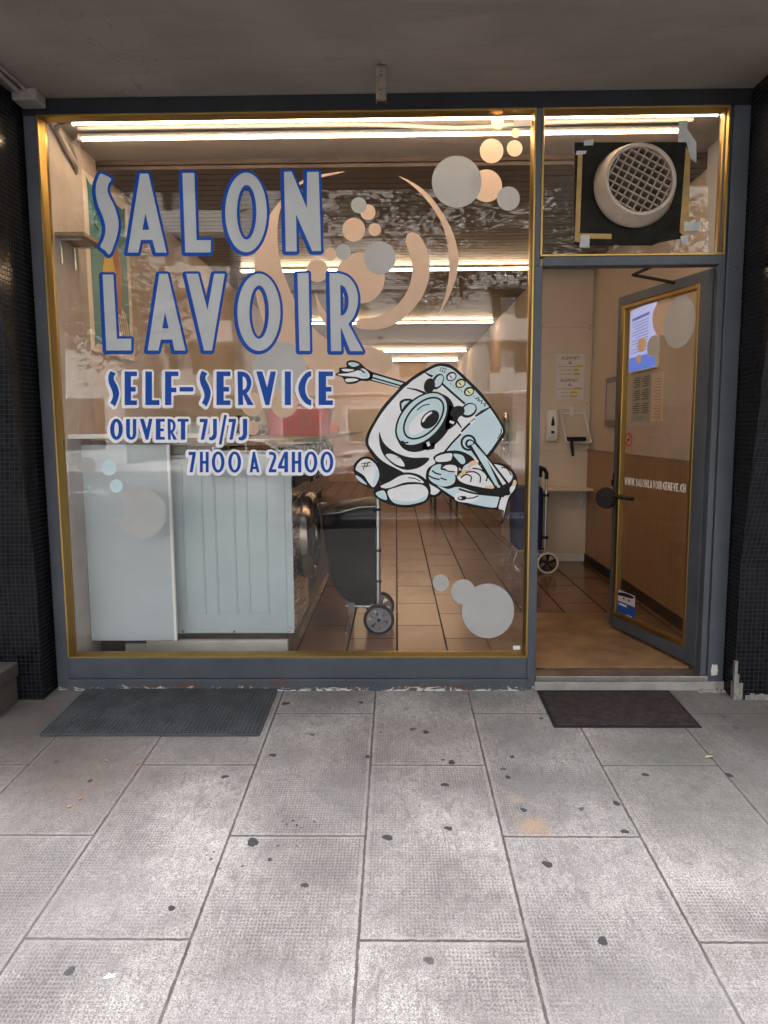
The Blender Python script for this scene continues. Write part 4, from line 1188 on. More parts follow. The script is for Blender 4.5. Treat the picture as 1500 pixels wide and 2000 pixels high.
# ------------------------------------------------------------------ lamps
M_housing = mat('batten_housing', (.7, .68, .64), .5)
def batten(x0, x1, y, z, label, r=.012):
    t = thing('led_batten', label, 'lamp', ((x0 + x1) / 2, y, z), 'long lit ceiling tubes')
    b = MB(); b.box(x0, x1, y - .020, y + .020, z + .006, z + .024); b.build('housing', M_housing, t, bevel=.002)
    b = MB(); n = 10
    sec = [(math.cos(PI + PI * k / n) * r, math.sin(PI + PI * k / n) * r) for k in range(n + 1)]
    vs_ = [(x, y + a, z + 0.0055 + c) for x in (x0 + .02, x1 - .02) for a, c in sec]
    fs_ = [(k, k + 1, n + 1 + k + 1, n + 1 + k) for k in range(n)] + [tuple(range(n + 1)), tuple(range(2 * n + 1, n, -1))]
    b.add(vs_, fs_); b.build('diffuser', M_lamp, t, smooth=True)
    for x in (x0, x1 - .02):
        b = MB(); b.box(x, x + .0195, y - .015, y + .015, z - .008, z + .0058); b.build('end_cap', M_housing, t)
    return t
batten(-1.66, 1.64, .060, 2.953, 'lit white ceiling tube nearest the window glass')
batten(-1.70, 1.52, .265, 2.953, 'lit white ceiling tube second from the window glass')
for (yy, label, xe) in ((3.35, 'lit ceiling tube third from the window, behind the swirl decal', 1.30), (6.9, 'thin lit ceiling tube far back in the room, fourth from the window', 1.42),
                        (10.9, 'short looking lit ceiling tube, second from the back wall', 1.42), (12.9, 'lit ceiling tube nearest the pink back wall', 1.42)):
    batten(-1.5, xe, yy, 2.905, label, r=.018)
b = MB(); pts = []
for i in range(25):
    x = -1.66 + 3.2 * i / 24
    pts.append((x, .165 + (.03 * math.exp(-((x - .35) / .35) ** 2)), 2.972 - .014 * math.exp(-((x - .35) / .3) ** 2)))
b.tube(pts, .011, 8)
tag(b.build('cable_duct', M_housing, smooth=True), 'white sagging cable duct between the two front tubes', 'cable')
b = MB()
b.tube([(-1.70, .05, 2.955), (-1.735, .08, 2.93), (-1.738, .20, 2.87), (-1.738, .30, 2.83), (-1.757, .335, 2.805)], .014, 8)
b.tube([(-1.66, .06, 2.965), (-1.73, .06, 2.94), (-1.738, .20, 2.895), (-1.738, .31, 2.845), (-1.757, .34, 2.82)], .010, 8)
b.tube([(-1.70, .26, 2.965), (-1.738, .27, 2.93), (-1.738, .31, 2.87), (-1.757, .335, 2.835)], .008, 8)
tag(b.build('cable_bundle', mat('grey_cable', (.30, .27, .24), .5, var=.1), smooth=True), 'bundle of grey cables running into the window pier', 'cable')

# ------------------------------------------------------------------ left wall: shelf and poster
t = thing('wall_shelf', 'small wooden shelf on brackets high on the window pier', 'shelf', (-1.7, .2, 2.4))
b = MB(); b.box(-1.754, -1.60, .03, .30, 2.395, 2.415); b.build('board', M_counter, t, bevel=.002)
for y in (.09, .25):
    b = MB(); b.box(-1.7545, -1.748, y - .008, y + .008, 2.27, 2.394); b.box(-1.7475, -1.64, y - .008, y + .008, 2.388, 2.3945); b.build('bracket', M_alu, t)
t = thing('wall_poster', 'tall teal poster with a robed figure on the left wall', 'poster', (-1.76, .75, 2.3))
b = MB(); b.box(-1.7745, -1.760, .425, 1.12, 1.86, 2.86); b.build('border', mat('cream_card', (.75, .68, .58), .6), t)
PX = lambda lay: (lambda u, v: (-1.7598 + .0012 * lay, .425 + u * .695, 1.86 + v * 1.0))
M_teal = mat('teal_print', (.055, .22, .24), .5, var=.05)
b = MB(); b.fill([sm([(.09, .10), (.14, .05), (.86, .05), (.91, .10), (.91, .90), (.86, .95), (.14, .95), (.09, .90)], 2)], PX(1)); b.build('background', M_teal, t)
b = MB(); b.fill([sm([(.30, .45), (.42, .62), (.58, .62), (.66, .45), (.60, .33), (.36, .33)], 3)], PX(2)); b.build('robe', mat('yellow_print', (.62, .42, .02), .5), t)
b = MB(); b.fill([sm([(.55, .62), (.70, .68), (.74, .45), (.70, .28), (.62, .30), (.64, .48)], 3)], PX(3)); b.build('sash', mat('rust_print', (.35, .10, .03), .5), t)
b = MB(); b.fill([ell(.56, .70, .07, .06)], PX(3)); b.build('face', mat('skin_print', (.60, .35, .22), .5), t)
b = MB(); b.fill([sm([(.60, .30), (.82, .28), (.86, .10), (.66, .10)], 3)], PX(2)); b.build('drapery', mat('pale_print2', (.62, .54, .42), .5), t)
for i in range(4):
    b = MB(); b.fill([ribbon([(.62 + .05 * i, .28), (.70 + .05 * i, .12)], .008)], PX(3 + .3 * i)); b.build('linework', M_ink_v, t)
b = MB(); b.fill([ribbon(sm([(.20, .86), (.28, .90), (.33, .84), (.24, .80), (.20, .74), (.28, .72)], 4, False), .012)], PX(2)); b.build('linework', M_ink_v, t)

# ------------------------------------------------------------------ washing machines, counter, boards
MF = -0.60
M_darksteel = mat('dark_polished_steel', (.20, .175, .155), .22, 1.0, var=.15, vscale=5)
def washer(label):
    t = thing('washing_machine', label, 'washing machine', (MF, .32, .20), 'washing machines along the left wall')
    y0, y1 = .322, 1.018
    b = MB(); b.box(-1.30, MF - .012, y0, y1, .205, 1.255); b.build('cabinet', M_machwhite, t, bevel=.004)
    b = MB(); b.box(MF - .0115, MF, y0 + .004, y1 - .004, .21, 1.25); b.build('front_panel', M_steel, t, bevel=.003)
    yc = (y0 + y1) / 2
    b = MB(); b.lathe([(.18, .0), (.262, .0), (.270, .03), (.264, .075), (.240, .098), (.205, .092), (.185, .05)], (MF + .0005, yc, .74), (1, 0, 0), 48, True); dr = b.build('door', M_darksteel, t, smooth=True)
    b = MB(); b.lathe([(.178, .030), (.150, .022), (.08, .012), (0, .010)], (MF + .001, yc, .74), (1, 0, 0), 40); b.build('door_glass', mat('dark_door_glass', (.01, .011, .012), .08) if 'dark_door_glass' not in bpy.data.materials else bpy.data.materials['dark_door_glass'], dr, smooth=True)
    b = MB(); b.box(MF + .0751, MF + .118, yc - .270, yc - .225, .66, .82); b.build('handle', M_black, dr, bevel=.008)
    b = MB(); b.box(MF + .001, MF + .035, yc + .235, yc + .285, .66, .82); b.build('hinge', M_chrome, dr, bevel=.006)
    b = MB(); b.box(MF + .0005, MF + .016, y0 + .03, y1 - .03, 1.06, 1.19); cp = b.build('control_panel', M_black, t, bevel=.003)
    b = MB(); b.lathe([(0, .02), (.026, .019), (.030, 0)], (MF + .0162, yc + .2, 1.125), (1, 0, 0), 20); b.build('knob', M_chrome, cp, smooth=True)
    b = MB(); b.box(MF + .0005, MF + .045, y0 + .28, y0 + .36, 1.262, 1.30); b.build('soap_flap', M_black, t, bevel=.012)
    return t
w0 = washer('washing machine nearest the window, its pale back corner against the glass')
ords = ['second', 'third', 'fourth', 'fifth', 'sixth', 'seventh', 'eighth', 'ninth', 'tenth', 'eleventh']
for i in range(1, 12):
    c = copy_tree(w0)
    c.location.y = .32 + .70 * i
    c['label'] = 'steel fronted washing machine, ' + ords[i - 1] + ' from the window in the row' if i < 11 else 'last steel fronted washing machine at the back end of the row'
# ribbed side panel of the first machine, facing the street
t = thing('machine_side_panel', 'ribbed pale metal panel closing the end of the washer row', 'panel', (-.95, .31, .22))
b = MB(); b.box(-1.302, -.640, .300, .3195, .215, 1.235)
b.build('sheet', M_machwhite, t, bevel=.003)
b = MB()
for xx, wdt in ((-1.17, .11), (-.985, .11), (-.80, .11)):
    loop = [(xx - wdt / 2, .33), (xx + wdt / 2, .33), (xx + wdt / 2, 1.20), (xx - wdt / 2, 1.20)]
    for k in range(2):
        xe = loop[k][0]
    for xe in (xx - wdt / 2, xx + wdt / 2):
        b.prism([(xe - .006, .33), (xe + .006, .33), (xe + .006, 1.2), (xe - .006, 1.2)], lambda u, v: (u, .2995, v), lambda u, v: (xe + (u - xe) * .3, .2935, v))
    b.prism([(xx - wdt / 2 + .0062, .33), (xx + wdt / 2 - .0062, .33), (xx + wdt / 2 - .0062, .338), (xx - wdt / 2 + .0062, .338)], lambda u, v: (u, .2995, v), lambda u, v: (u, .296, v))
b.build('ribs', M_machwhite, t)
b = MB(); b.box(-1.30, -.600, .2925, .2990, .2155, .238); pf = b.build('foot_rail', M_machwhite, t, bevel=.002)
for xx in (-1.25, -.95, -.63):
    b = MB(); b.lathe([(0, .006), (.006, .005), (.008, 0)], (xx, .2922, .227), (0, -1, 0), 10); b.build('bolt', M_chrome, pf)
b = MB(); b.box(-.6395, -.598, .2985, .3190, .240, 1.235); b.build('corner_strip', M_machwhite, t, bevel=.004)
t = thing('white_board', 'plain white board standing in the window left of the machine panel', 'board', (-1.55, .21, .2))
b = MB(); b.box(-1.752, -1.275, .200, .215, .200, 1.318); b.build('sheet', mat('white_board_face', (.42, .47, .50), .45, var=.05, vscale=2.5), t)
b = MB(); b.box(-1.2745, -1.260, .196, .219, .200, 1.318); b.build('edge_strip', mat('white_trim', (.75, .75, .73), .5), t, bevel=.002)
b = MB(); b.box(-1.47, -.64, .285, .33, FZ + .001, .172); b.box(-1.60, -1.4705, .30, .33, FZ + .001, .15)
tag(b.build('plinth_slab', mat('white_stone_plinth', (.55, .54, .50), .6, var=.1, vscale=8), bevel=.003), 'pale stone plinth under the end panel of the washer row', 'plinth')
b = MB(); b.box(-1.76, -.64, .34, 8.75, FZ + .001, .199)
tag(b.build('machine_plinth', mat('dark_brown_tile_plinth', (.06, .04, .03), .35, var=.2, vscale=6)), 'long dark brown plinth carrying the row of washing machines', 'plinth')
t = thing('counter', 'long wooden counter running over the washing machines', 'counter', (-1.2, 4, 1.3))
b = MB(); b.box(-1.77, -.585, .34, 8.75, 1.305, 1.34); b.build('top', M_counter, t, bevel=.003)
b = MB(); b.box(-1.77, -.90, .05, .339, 1.355, 1.378); b.build('ledge', mat('white_ledge', (.72, .70, .66), .5), t, bevel=.002)
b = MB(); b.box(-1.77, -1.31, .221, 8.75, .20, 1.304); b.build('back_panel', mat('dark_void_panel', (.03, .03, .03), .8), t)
M_red = mat('red_plastic', (.55, .022, .025), .4, var=.1, vscale=6)
t = thing('laundry_tub', 'red plastic laundry tub standing on the wooden counter', 'tub', (-.78, 2.0, 1.341))
b = MB(); r_ = []
def rr(x0, x1, y0, y1, z, r=.05, n=5):
    P = []
    for cx, cy, a0 in ((x1 - r, y1 - r, 0), (x0 + r, y1 - r, 90), (x0 + r, y0 + r, 180), (x1 - r, y0 + r, 270)):
        for k in range(n + 1):
            a = math.radians(a0 + 90 * k / n); P.append((cx + r * math.cos(a), cy + r * math.sin(a), z))
    return P
def loft(b, rings, cap0=True, cap1=True):
    n = len(rings[0]); vs_ = [p for r in rings for p in r]; fs_ = []
    for i in range(len(rings) - 1):
        for k in range(n):
            fs_.append((i * n + k, i * n + (k + 1) % n, (i + 1) * n + (k + 1) % n, (i + 1) * n + k))
    if cap0: fs_.append(tuple(range(n - 1, -1, -1)))
    if cap1: fs_.append(tuple(range((len(rings) - 1) * n, len(rings) * n)))
    return b.add(vs_, fs_)
loft(b, [rr(-1.02, -.56, 1.95, 2.30, 1.341), rr(-1.04, -.53, 1.93, 2.33, 1.56), rr(-1.06, -.51, 1.91, 2.35, 1.565), rr(-1.06, -.51, 1.91, 2.35, 1.59), rr(-1.035, -.535, 1.935, 2.325, 1.59), rr(-1.01, -.56, 1.96, 2.30, 1.36)], True, True)
b.build('shell', M_red, t, smooth=True)
b = MB()
for i in range(6):
    b.box(-.77 + i * .018, -.76 + i * .018, 1.925, 1.9405, 1.42, 1.50)
b.build('moulded_grid', M_red, t)
b = MB(); P = []
for i, (r, z) in enumerate(((.10, 1.341), (.105, 1.39), (.075, 1.45), (.035, 1.50), (.02, 1.53), (.03, 1.545))):
    P.append([(-.41 + r * (1 + .18 * math.sin(k * 2.3 + i)) * math.cos(2 * PI * k / 18), 3.05 + r * (1 + .2 * math.cos(k * 3.1 + i * 2)) * math.sin(2 * PI * k / 18), z) for k in range(18)])
P = [[(x - .25, y, z) for x, y, z in r] for r in P]
loft(b, P); tag(b.build('plastic_bag', mat('orange_plastic', (.60, .10, .03), .4, var=.3, vscale=14, bump=.5, bscale=20), smooth=True), 'knotted orange plastic bag on the counter past the red tub', 'bag')

# ------------------------------------------------------------------ shopping trolleys
M_bag = mat('black_bag_cloth', (.010, .010, .011), .85, var=.25, vscale=6, bump=.9, bscale=9, spec=.12)
def wheel(t, cx, cy, r, mrim, mt, nsp, spoke_w=.018):
    b = MB(); b.lathe([(r * .80, -.014), (r * .96, -.014), (r, -.007), (r, .007), (r * .96, .014), (r * .80, .014)], (cx, cy, FZ + r), (0, 1, 0), 40, True)
    wl = b.build('wheel', mt, t, smooth=True)
    b = MB(); b.lathe([(r * .68, -.011), (r * .81, -.013), (r * .81, .013), (r * .68, .011)], (cx, cy, FZ + r), (0, 1, 0), 40, True)
    b.lathe([(0, -.016), (r * .2, -.015), (r * .2, .015), (0, .016)], (cx, cy, FZ + r), (0, 1, 0), 18)
    for i in range(nsp):
        a = 2 * PI * i / nsp + .3
        d = Vector((math.cos(a), 0, math.sin(a))); e = Vector((-math.sin(a), 0, math.cos(a)))
        c = Vector((cx, cy, FZ + r)); w0_, w1_ = spoke_w * .55, spoke_w
        b.hexa([c + d * r * .15 - e * w0_ + Vector((0, -.009, 0)), c + d * r * .72 - e * w1_ + Vector((0, -.009, 0)), c + d * r * .72 + e * w1_ + Vector((0, -.009, 0)), c + d * r * .15 + e * w0_ + Vector((0, -.009, 0)),
                c + d * r * .15 - e * w0_ + Vector((0, .009, 0)), c + d * r * .72 - e * w1_ + Vector((0, .009, 0)), c + d * r * .72 + e * w1_ + Vector((0, .009, 0)), c + d * r * .15 + e * w0_ + Vector((0, .009, 0))])
    b.build('rim', mrim, wl)
    b = MB(); b.lathe([(0, -.021), (r * .11, -.020), (r * .11, -.0162)], (cx, cy, FZ + r), (0, 1, 0), 14); b.build('hub_cap', M_black, wl)
    return wl
t = thing('shopping_trolley', 'black cloth shopping trolley with grey spoked wheel behind the glass', 'shopping trolley', (-.25, .9, FZ), 'shopping trolleys in the laundrette')
yb0, yb1 = .77, 1.07
b = MB()
ringdef = [(-.295, -.135, .265), (-.355, -.125, .31), (-.41, -.120, .38), (-.446, -.118, .48), (-.455, -.117, .62), (-.470, -.117, .76), (-.482, -.117, .83), (-.487, -.120, .85)]
rings = []
for i, (xa, xb_, z) in enumerate(ringdef):
    bu = .012 * math.sin(i * 1.7)
    rings.append(rr(xa - bu * .4, xb_, yb0 - .01 + bu * .3, yb1 + bu, z, .045, 5))
loft(b, rings); b.build('bag', M_bag, t, smooth=True)
b = MB()
loft(b, [rr(-.495, -.122, .755, 1.085, .846, .04), rr(-.500, -.118, .75, 1.09, .862, .04), [(x, y, z + .05 * (x + .5) / .38) for x, y, z in rr(-.49, -.125, .765, 1.08, .872, .05)], [(x, y, z + .06 * (x + .5) / .38) for x, y, z in rr(-.40, -.16, .83, 1.02, .895, .05)]])
fl = b.build('lid', mat('black_shiny_cloth', (.010, .010, .011), .4, spec=.3, var=.2, vscale=9, bump=.4, bscale=12), t, smooth=True)
b = MB(); b.tube([(-.49, .76, .855), (-.36, .745, .868), (-.24, .75, .90), (-.13, .755, .905)], .006, 8); b.build('drawstring', M_chrome, fl)
for y, tp in ((.775, 1.42), (1.06, 1.42)):
    b = MB(); b.tube([(-.122, y, .21), (-.118, y, tp)], .0125, 12); b.build('pole', M_alu, t, smooth=True)
b = MB(); b.tube([(-.118, .775, 1.42), (-.11, .78, 1.45), (-.10, .82, 1.465), (-.10, 1.02, 1.465), (-.11, 1.055, 1.45), (-.118, 1.06, 1.42)], .017, 10); b.build('handle', M_black, t, smooth=True)
for z in (.885, .62, .42):
    b = MB(); b.box(-.142, -.098, .758, .792, z - .008, z + .008); b.build('strap', M_black, t, bevel=.003)
b = MB(); b.tube([(-.135, .775, .25), (-.33, .775, .255)], .009, 8); b.tube([(-.135, 1.06, .25), (-.33, 1.06, .255)], .009, 8); b.tube([(-.33, .775, .255), (-.33, 1.06, .255)], .009, 8)
b.tube([(-.117, .74, .177), (-.117, 1.10, .177)], .007, 8); b.tube([(-.117, .775, .18), (-.122, .775, .30)], .010, 8); b.tube([(-.117, 1.06, .18), (-.122, 1.06, .30)], .010, 8); b.build('frame', M_chrome, t, smooth=True)
b = MB(); b.tube([(-.29, .775, .25), (-.335, .775, FZ + .008)], .010, 8); b.tube([(-.29, 1.06, .25), (-.335, 1.06, FZ + .008)], .010, 8); b.tube([(-.335, .775, FZ + .009), (-.335, 1.06, FZ + .009)], .009, 8)
b.box(-.315, -.275, .762, .770, .20, .28); b.build('stand', M_chrome, t, smooth=True)
M_rimgrey = mat('grey_blue_plastic', (.20, .22, .28), .45, var=.1)
wheel(t, -.117, .735, .100, M_rimgrey, M_blackrub, 6)
wheel(t, -.117, 1.10, .100, M_rimgrey, M_blackrub, 6)

t = thing('shopping_trolley', 'navy blue shopping trolley with white rimmed wheel near the door', 'shopping trolley', (1.25, 2.85, FZ), 'shopping trolleys in the laundrette')
M_navy = mat('navy_cloth', (.008, .012, .075), .7, var=.2, vscale=6, bump=.4, bscale=14)
b = MB(); rings = []
for i, (xa, xb_, z) in enumerate(((1.11, 1.33, .285), (1.07, 1.335, .32), (1.062, 1.335, .50), (1.060, 1.335, .70), (1.055, 1.335, .80), (1.07, 1.33, .845), (1.12, 1.31, .86))):
    rings.append(rr(xa, xb_, 2.71, 3.00, z, .05))
loft(b, rings); b.build('bag', M_navy, t, smooth=True)
for y in (2.715, 2.995):
    b = MB(); b.tube([(1.352, y, .19), (1.352, y, .99)], .0125, 10); b.build('pole', M_alu, t, smooth=True)
b = MB(); b.tube([(1.352, 2.715, .93), (1.352, 2.715, .985), (1.335, 2.74, 1.02), (1.28, 2.855, 1.045), (1.335, 2.97, 1.02), (1.352, 2.995, .985), (1.352, 2.995, .93)], .018, 10)
b.tube([(1.345, 2.72, 1.01), (1.25, 2.72, 1.04), (1.235, 2.72, .95)], .018, 10); b.build('handle', M_black, t, smooth=True)
for z in (.785, .40):
    b = MB(); b.box(1.325, 1.375, 2.695, 2.735, z - .012, z + .012); b.build('strap', M_black, t, bevel=.003)
b = MB(); b.tube([(1.352, 2.715, .275), (1.10, 2.715, .278)], .009, 8); b.tube([(1.352, 2.995, .275), (1.10, 2.995, .278)], .009, 8); b.tube([(1.352, 2.66, .176), (1.352, 3.04, .176)], .007, 8); b.build('frame', M_chrome, t, smooth=True)
b = MB(); b.tube([(1.10, 2.715, .275), (1.055, 2.715, .11), (1.12, 2.715, FZ + .009)], .009, 8); b.tube([(1.10, 2.995, .275), (1.055, 2.995, .11), (1.12, 2.995, FZ + .009)], .009, 8); b.tube([(1.12, 2.715, FZ + .01), (1.12, 2.995, FZ + .01)], .009, 8); b.build('stand', M_chrome, t, smooth=True)
M_ivory = mat('ivory_plastic', (.62, .58, .52), .5)
wheel(t, 1.365, 2.665, .1, M_black, M_ivory, 5, .016)
wheel(t, 1.365, 3.04, .1, M_black, M_ivory, 5, .016)

# ------------------------------------------------------------------ niche on the right, behind the door
t = thing('panelled_column', 'cream laminate panelled column at the back of the entrance', 'column', (1.6, 3.4, FZ))
b = MB(); b.box(1.372, 1.868, 3.252, 3.60, 1.16, 2.10); b.build('panel', M_wallpanel, t, bevel=.002)
b = MB(); b.box(1.372, 1.868, 3.250, 3.60, 2.335, 2.934); b.build('panel', M_wallpanel, t, bevel=.002)
b = MB(); b.box(1.372, 1.868, 3.251, 3.60, 2.1015, 2.333); b.build('panel', M_wallpanel, t)
b = MB(); b.box(1.372, 1.868, 3.253, 3.60, .16, 1.159); b.build('panel', M_wallpanel, t, bevel=.002)
b = MB(); b.box(1.372, 1.850, 3.268, 3.60, FZ + .001, .159); b.build('kickboard', M_white, t)
b = MB(); b.box(1.8695, 1.878, 3.2405, 3.2495, .16, 2.93); b.build('corner_bead', M_white, t)
for x, z in ((1.845, 2.35), (1.845, 2.32), (1.40, 2.35), (1.835, 1.62)):
    b = MB(); b.lathe([(0, .002), (.006, .0015), (.007, 0)], (x, 3.2495, z), (0, -1, 0), 10); b.build('screw', M_chrome, t)
def text(s, size, fn, m, name, parent, align='CENTER'):
    cu = bpy.data.curves.new('txt', 'FONT'); cu.body = s; cu.size = size; cu.align_x = align; cu.resolution_u = 2
    o = bpy.data.objects.new('txt', cu); col.objects.link(o)
    bpy.context.view_layer.update()
    me = o.evaluated_get(bpy.context.evaluated_depsgraph_get()).to_mesh()
    vs_ = [fn(v.co.x, v.co.y) for v in me.vertices]; fs_ = [tuple(p.vertices) for p in me.polygons]
    bpy.data.objects.remove(o)
    b = MB(); b.add(vs_, fs_)
    return b.build(name, m, parent)
M_paper = mat('white_paper', (.72, .70, .70), .7, var=.02)
M_print = mat('print_black', (.02, .02, .02), .7)
M_hl = mat('highlighter_yellow', (.75, .62, .05), .7)
t = thing('notice_sheet', 'white notice with closing times highlighted yellow on the column', 'notice', (1.665, 3.245, 1.66))
b = MB(); b.box(1.530, 1.800, 3.2440, 3.2475, 1.655, 2.085); b.build('paper', M_paper, t)
lines = [('ALERNET', 2.035, .042, 1.67), ('Dernière machine à laver:  22h45', 1.965, .017, 1.66), ('Dernier séchoir:  23h00', 1.93, .017, 1.66), ('Coupure électrique:  23h30', 1.895, .017, 1.66),
         ('ALERNET', 1.825, .042, 1.66), ('Last washing machine: 10.45 p.m.', 1.755, .017, 1.66), ('Last dryer: 11.00 p.m.', 1.72, .017, 1.66), ('Power cut: 11.30 p.m.', 1.685, .017, 1.66)]
for s, z, sz, xc in lines:
    text(s, sz, lambda u, v: (xc + u, 3.2432, z + v), M_print, 'print', t)
for z, xa, xb_ in ((1.960, 1.72, 1.785), (1.925, 1.70, 1.75), (1.890, 1.71, 1.76), (1.750, 1.71, 1.785), (1.715, 1.67, 1.74), (1.680, 1.67, 1.74)):
    b = MB(); b.box(xa, xb_, 3.2436, 3.2439, z, z + .018); b.build('highlight', M_hl, t)
for z in (1.995, 1.787):
    b = MB(); b.fill([[(1.647, z), (1.683, z), (1.665, z + .03)], [(1.656, z + .005), (1.665, z + .022), (1.674, z + .005)]], lambda u, v: (u, 3.2434, v)); b.build('warning_sign', M_print, t)
t = thing('soap_dispenser', 'white wall soap dispenser with a dark level window', 'dispenser', (1.49, 3.2, 1.28))
b = MB(); loft(b, [[(x, y, z) for x, y, z in rr(1.44, 1.545, 3.17, 3.249, 1.265, .02)], rr(1.435, 1.55, 3.15, 3.249, 1.30, .025), rr(1.437, 1.548, 3.15, 3.249, 1.50, .025), rr(1.442, 1.543, 3.165, 3.249, 1.555, .02)]); b.build('body', M_white, t, smooth=True)
b = MB(); b.fill([sm([(1.493, 1.50), (1.507, 1.45), (1.508, 1.41), (1.478, 1.41), (1.480, 1.45)], 3)], lambda u, v: (u, 3.1490, v)); b.build('level_window', M_black, t)
b = MB(); b.box(1.478, 1.508, 3.1485, 3.1495, 1.335, 1.36); b.build('badge', M_black, t)
t = thing('wall_bracket', 'white wire bracket with a black brush hanging on the column', 'bracket', (1.72, 3.2, 1.25))
b = MB()
for pa, pb in (((1.575, 3.235, 1.57), (1.80, 3.235, 1.57)), ((1.575, 3.235, 1.57), (1.62, 3.13, 1.25)), ((1.80, 3.235, 1.57), (1.855, 3.13, 1.25)), ((1.62, 3.13, 1.25), (1.855, 3.13, 1.25)), ((1.60, 3.235, 1.52), (1.80, 3.235, 1.52))):
    b.tube([pa, pb], .009, 8)
b.box(1.665, 1.70, 3.225, 3.249, 1.50, 1.59); b.build('frame', M_white, t, smooth=True)
b = MB(); b.box(1.635, 1.80, 3.10, 3.20, 1.262, 1.30); b.tube([(1.66, 3.10, 1.27), (1.665, 3.085, 1.20), (1.675, 3.085, 1.12)], [.014, .017, .012], 10); b.build('brush', M_black, t, bevel=.005)
b = MB(); b.tube(sm([(1.72, 0), (1.76, 0), (1.82, 0)], 2, False) and [(1.73, 3.20, 1.25), (1.76, 3.2, 1.20), (1.81, 3.22, 1.18), (1.855, 3.24, 1.21)], .004, 6); b.build('wire', M_white, t, smooth=True)
t = thing('folding_shelf', 'cream wall shelf on brackets at the foot of the column', 'shelf', (1.6, 3.1, .8))
b = MB(); b.box(1.37, 1.866, 2.98, 3.249, .795, .815); b.build('board', M_wallpanel, t, bevel=.002)
for x in (1.44, 1.80):
    b = MB(); b.box(x - .008, x + .008, 3.238, 3.2485, .62, .794); b.tube([(x, 3.24, .64), (x, 3.05, .79)], .006, 6); b.build('bracket', M_white, t)

# right wall papers, framed notice, info screen
t = thing('framed_notice', 'grey framed notice on the cream wall beyond the door edge', 'frame', (1.86, 2.4, 1.6))
b = MB(); b.box(1.848, 1.869, 2.16, 2.68, 1.40, 1.82); b.build('frame', mat('grey_frame', (.20, .18, .18), .5, var=.1), t, bevel=.004)
b = MB(); b.box(1.8455, 1.8478, 2.21, 2.63, 1.45, 1.77); b.build('paper', mat('dull_paper', (.40, .36, .34), .4), t)
b = MB(); b.box(1.862, 1.8695, 2.20, 2.34, 1.86, 2.08); o = b.build('wall_label', M_paper); tag(o, 'small printed label above the framed notice', 'notice')
M_scr = emit('lit_screen', (.50, .56, 1.0), .10)
t = thing('info_screen', 'bright pale blue lit screen on the wall behind the door glass', 'screen', (1.86, 1.7, 2.0))
b = MB(); b.box(1.846, 1.869, 1.45, 2.05, 1.815, 2.30); b.build('case', M_white, t)
b = MB(); b.box(1.8435, 1.8458, 1.46, 2.04, 1.93, 2.29); b.build('display', M_scr, t)
b = MB(); b.box(1.8435, 1.8458, 1.46, 2.04, 1.825, 1.929); b.build('display', emit('lit_blue', (.10, .22, .85), .10), t)
b = MB()
for i in range(11):
    b.box(1.8425, 1.8432, 1.62, 1.62 + .36 - (.08 if i % 3 == 2 else 0), 1.96 + i * .022, 1.966 + i * .022)
b.box(1.8425, 1.8432, 1.61, 1.99, 2.206, 2.228)
b.build('text_lines', emit('screen_text', (.12, .22, .8), .05), t)
t = thing('notice_sheet', 'grey sheet of small print under the lit screen', 'notice', (1.86, 1.8, 1.5))
b = MB(); b.box(1.864, 1.8692, 1.60, 2.0, 1.44, 1.80); b.build('paper', mat('grey_paper', (.33, .33, .31), .6), t)
b = MB()
for c0_ in (1.625, 1.815):
    for i in range(17):
        if i % 6 == 5: continue
        b.box(1.8632, 1.8638, c0_, c0_ + .15 - .04 * ((i * 7) % 3 == 1), 1.50 + i * .0165, 1.507 + i * .0165)
b.build('print', M_print, t)
t = thing('notice_sheet', 'cream sheet of faint print beside the grey notice', 'notice', (1.86, 1.4, 1.5))
b = MB(); b.box(1.865, 1.8692, 1.34, 1.56, 1.43, 1.78); b.build('paper', mat('cream_paper', (.60, .50, .42), .7), t)
b = MB()
for i in range(14): b.box(1.8640, 1.8647, 1.37, 1.53 - .03 * (i % 3), 1.46 + i * .021, 1.466 + i * .021)
b.build('print', mat('faint_print', (.40, .28, .18), .7), t)

# far room: tall dryers on the right
def dryer(y0, label):
    t = thing('tumble_dryer', label, 'dryer', (1.4, y0, FZ), 'tall dryers along the right wall')
    b = MB(); b.box(1.29, 1.455, y0, y0 + .75, FZ + .001, 1.80); b.build('cabinet', mat('pinkish_enamel', (.62, .55, .52), .45, var=.06) if 'pinkish_enamel' not in bpy.data.materials else bpy.data.materials['pinkish_enamel'], t, bevel=.006)
    for z in (.55, 1.32):
        b = MB(); b.lathe([(.17, 0), (.24, 0), (.245, .02), (.22, .04), (.18, .03)], (1.2895, y0 + .375, z), (-1, 0, 0), 36, True); d = b.build('door', M_chrome, t, smooth=True)
        b = MB(); b.lathe([(.185, .02), (.1, .01), (0, .008)], (1.2895, y0 + .375, z), (-1, 0, 0), 30); b.build('door_glass', bpy.data.materials['dark_door_glass'], d, smooth=True)
    b = MB(); b.box(1.33, 1.42, y0 - .004, y0 - .0005, 1.05, 1.35); b.build('instruction_label', M_paper, t)
    return t
d0 = dryer(4.3, 'tall pinkish dryer nearest the door, right side of the room')
for i, lb in enumerate(('second', 'third', 'fourth')):
    c = copy_tree(d0); c.location.y = 4.3 + (i + 1) * .80; c['label'] = 'tall pinkish dryer, ' + lb + ' from the door'
t = thing('bench', 'dark bench far back between the machine rows', 'bench', (.8, 8.5, FZ))
b = MB(); b.box(.6, 1.05, 8.0, 9.6, .48, .52); b.build('seat', M_counter, t)
for x in (.64, 1.0):
    for y in (8.1, 9.5):
        b = MB(); b.box(x - .02, x + .02, y - .02, y + .02, FZ + .001, .479); b.build('leg', M_black, t)

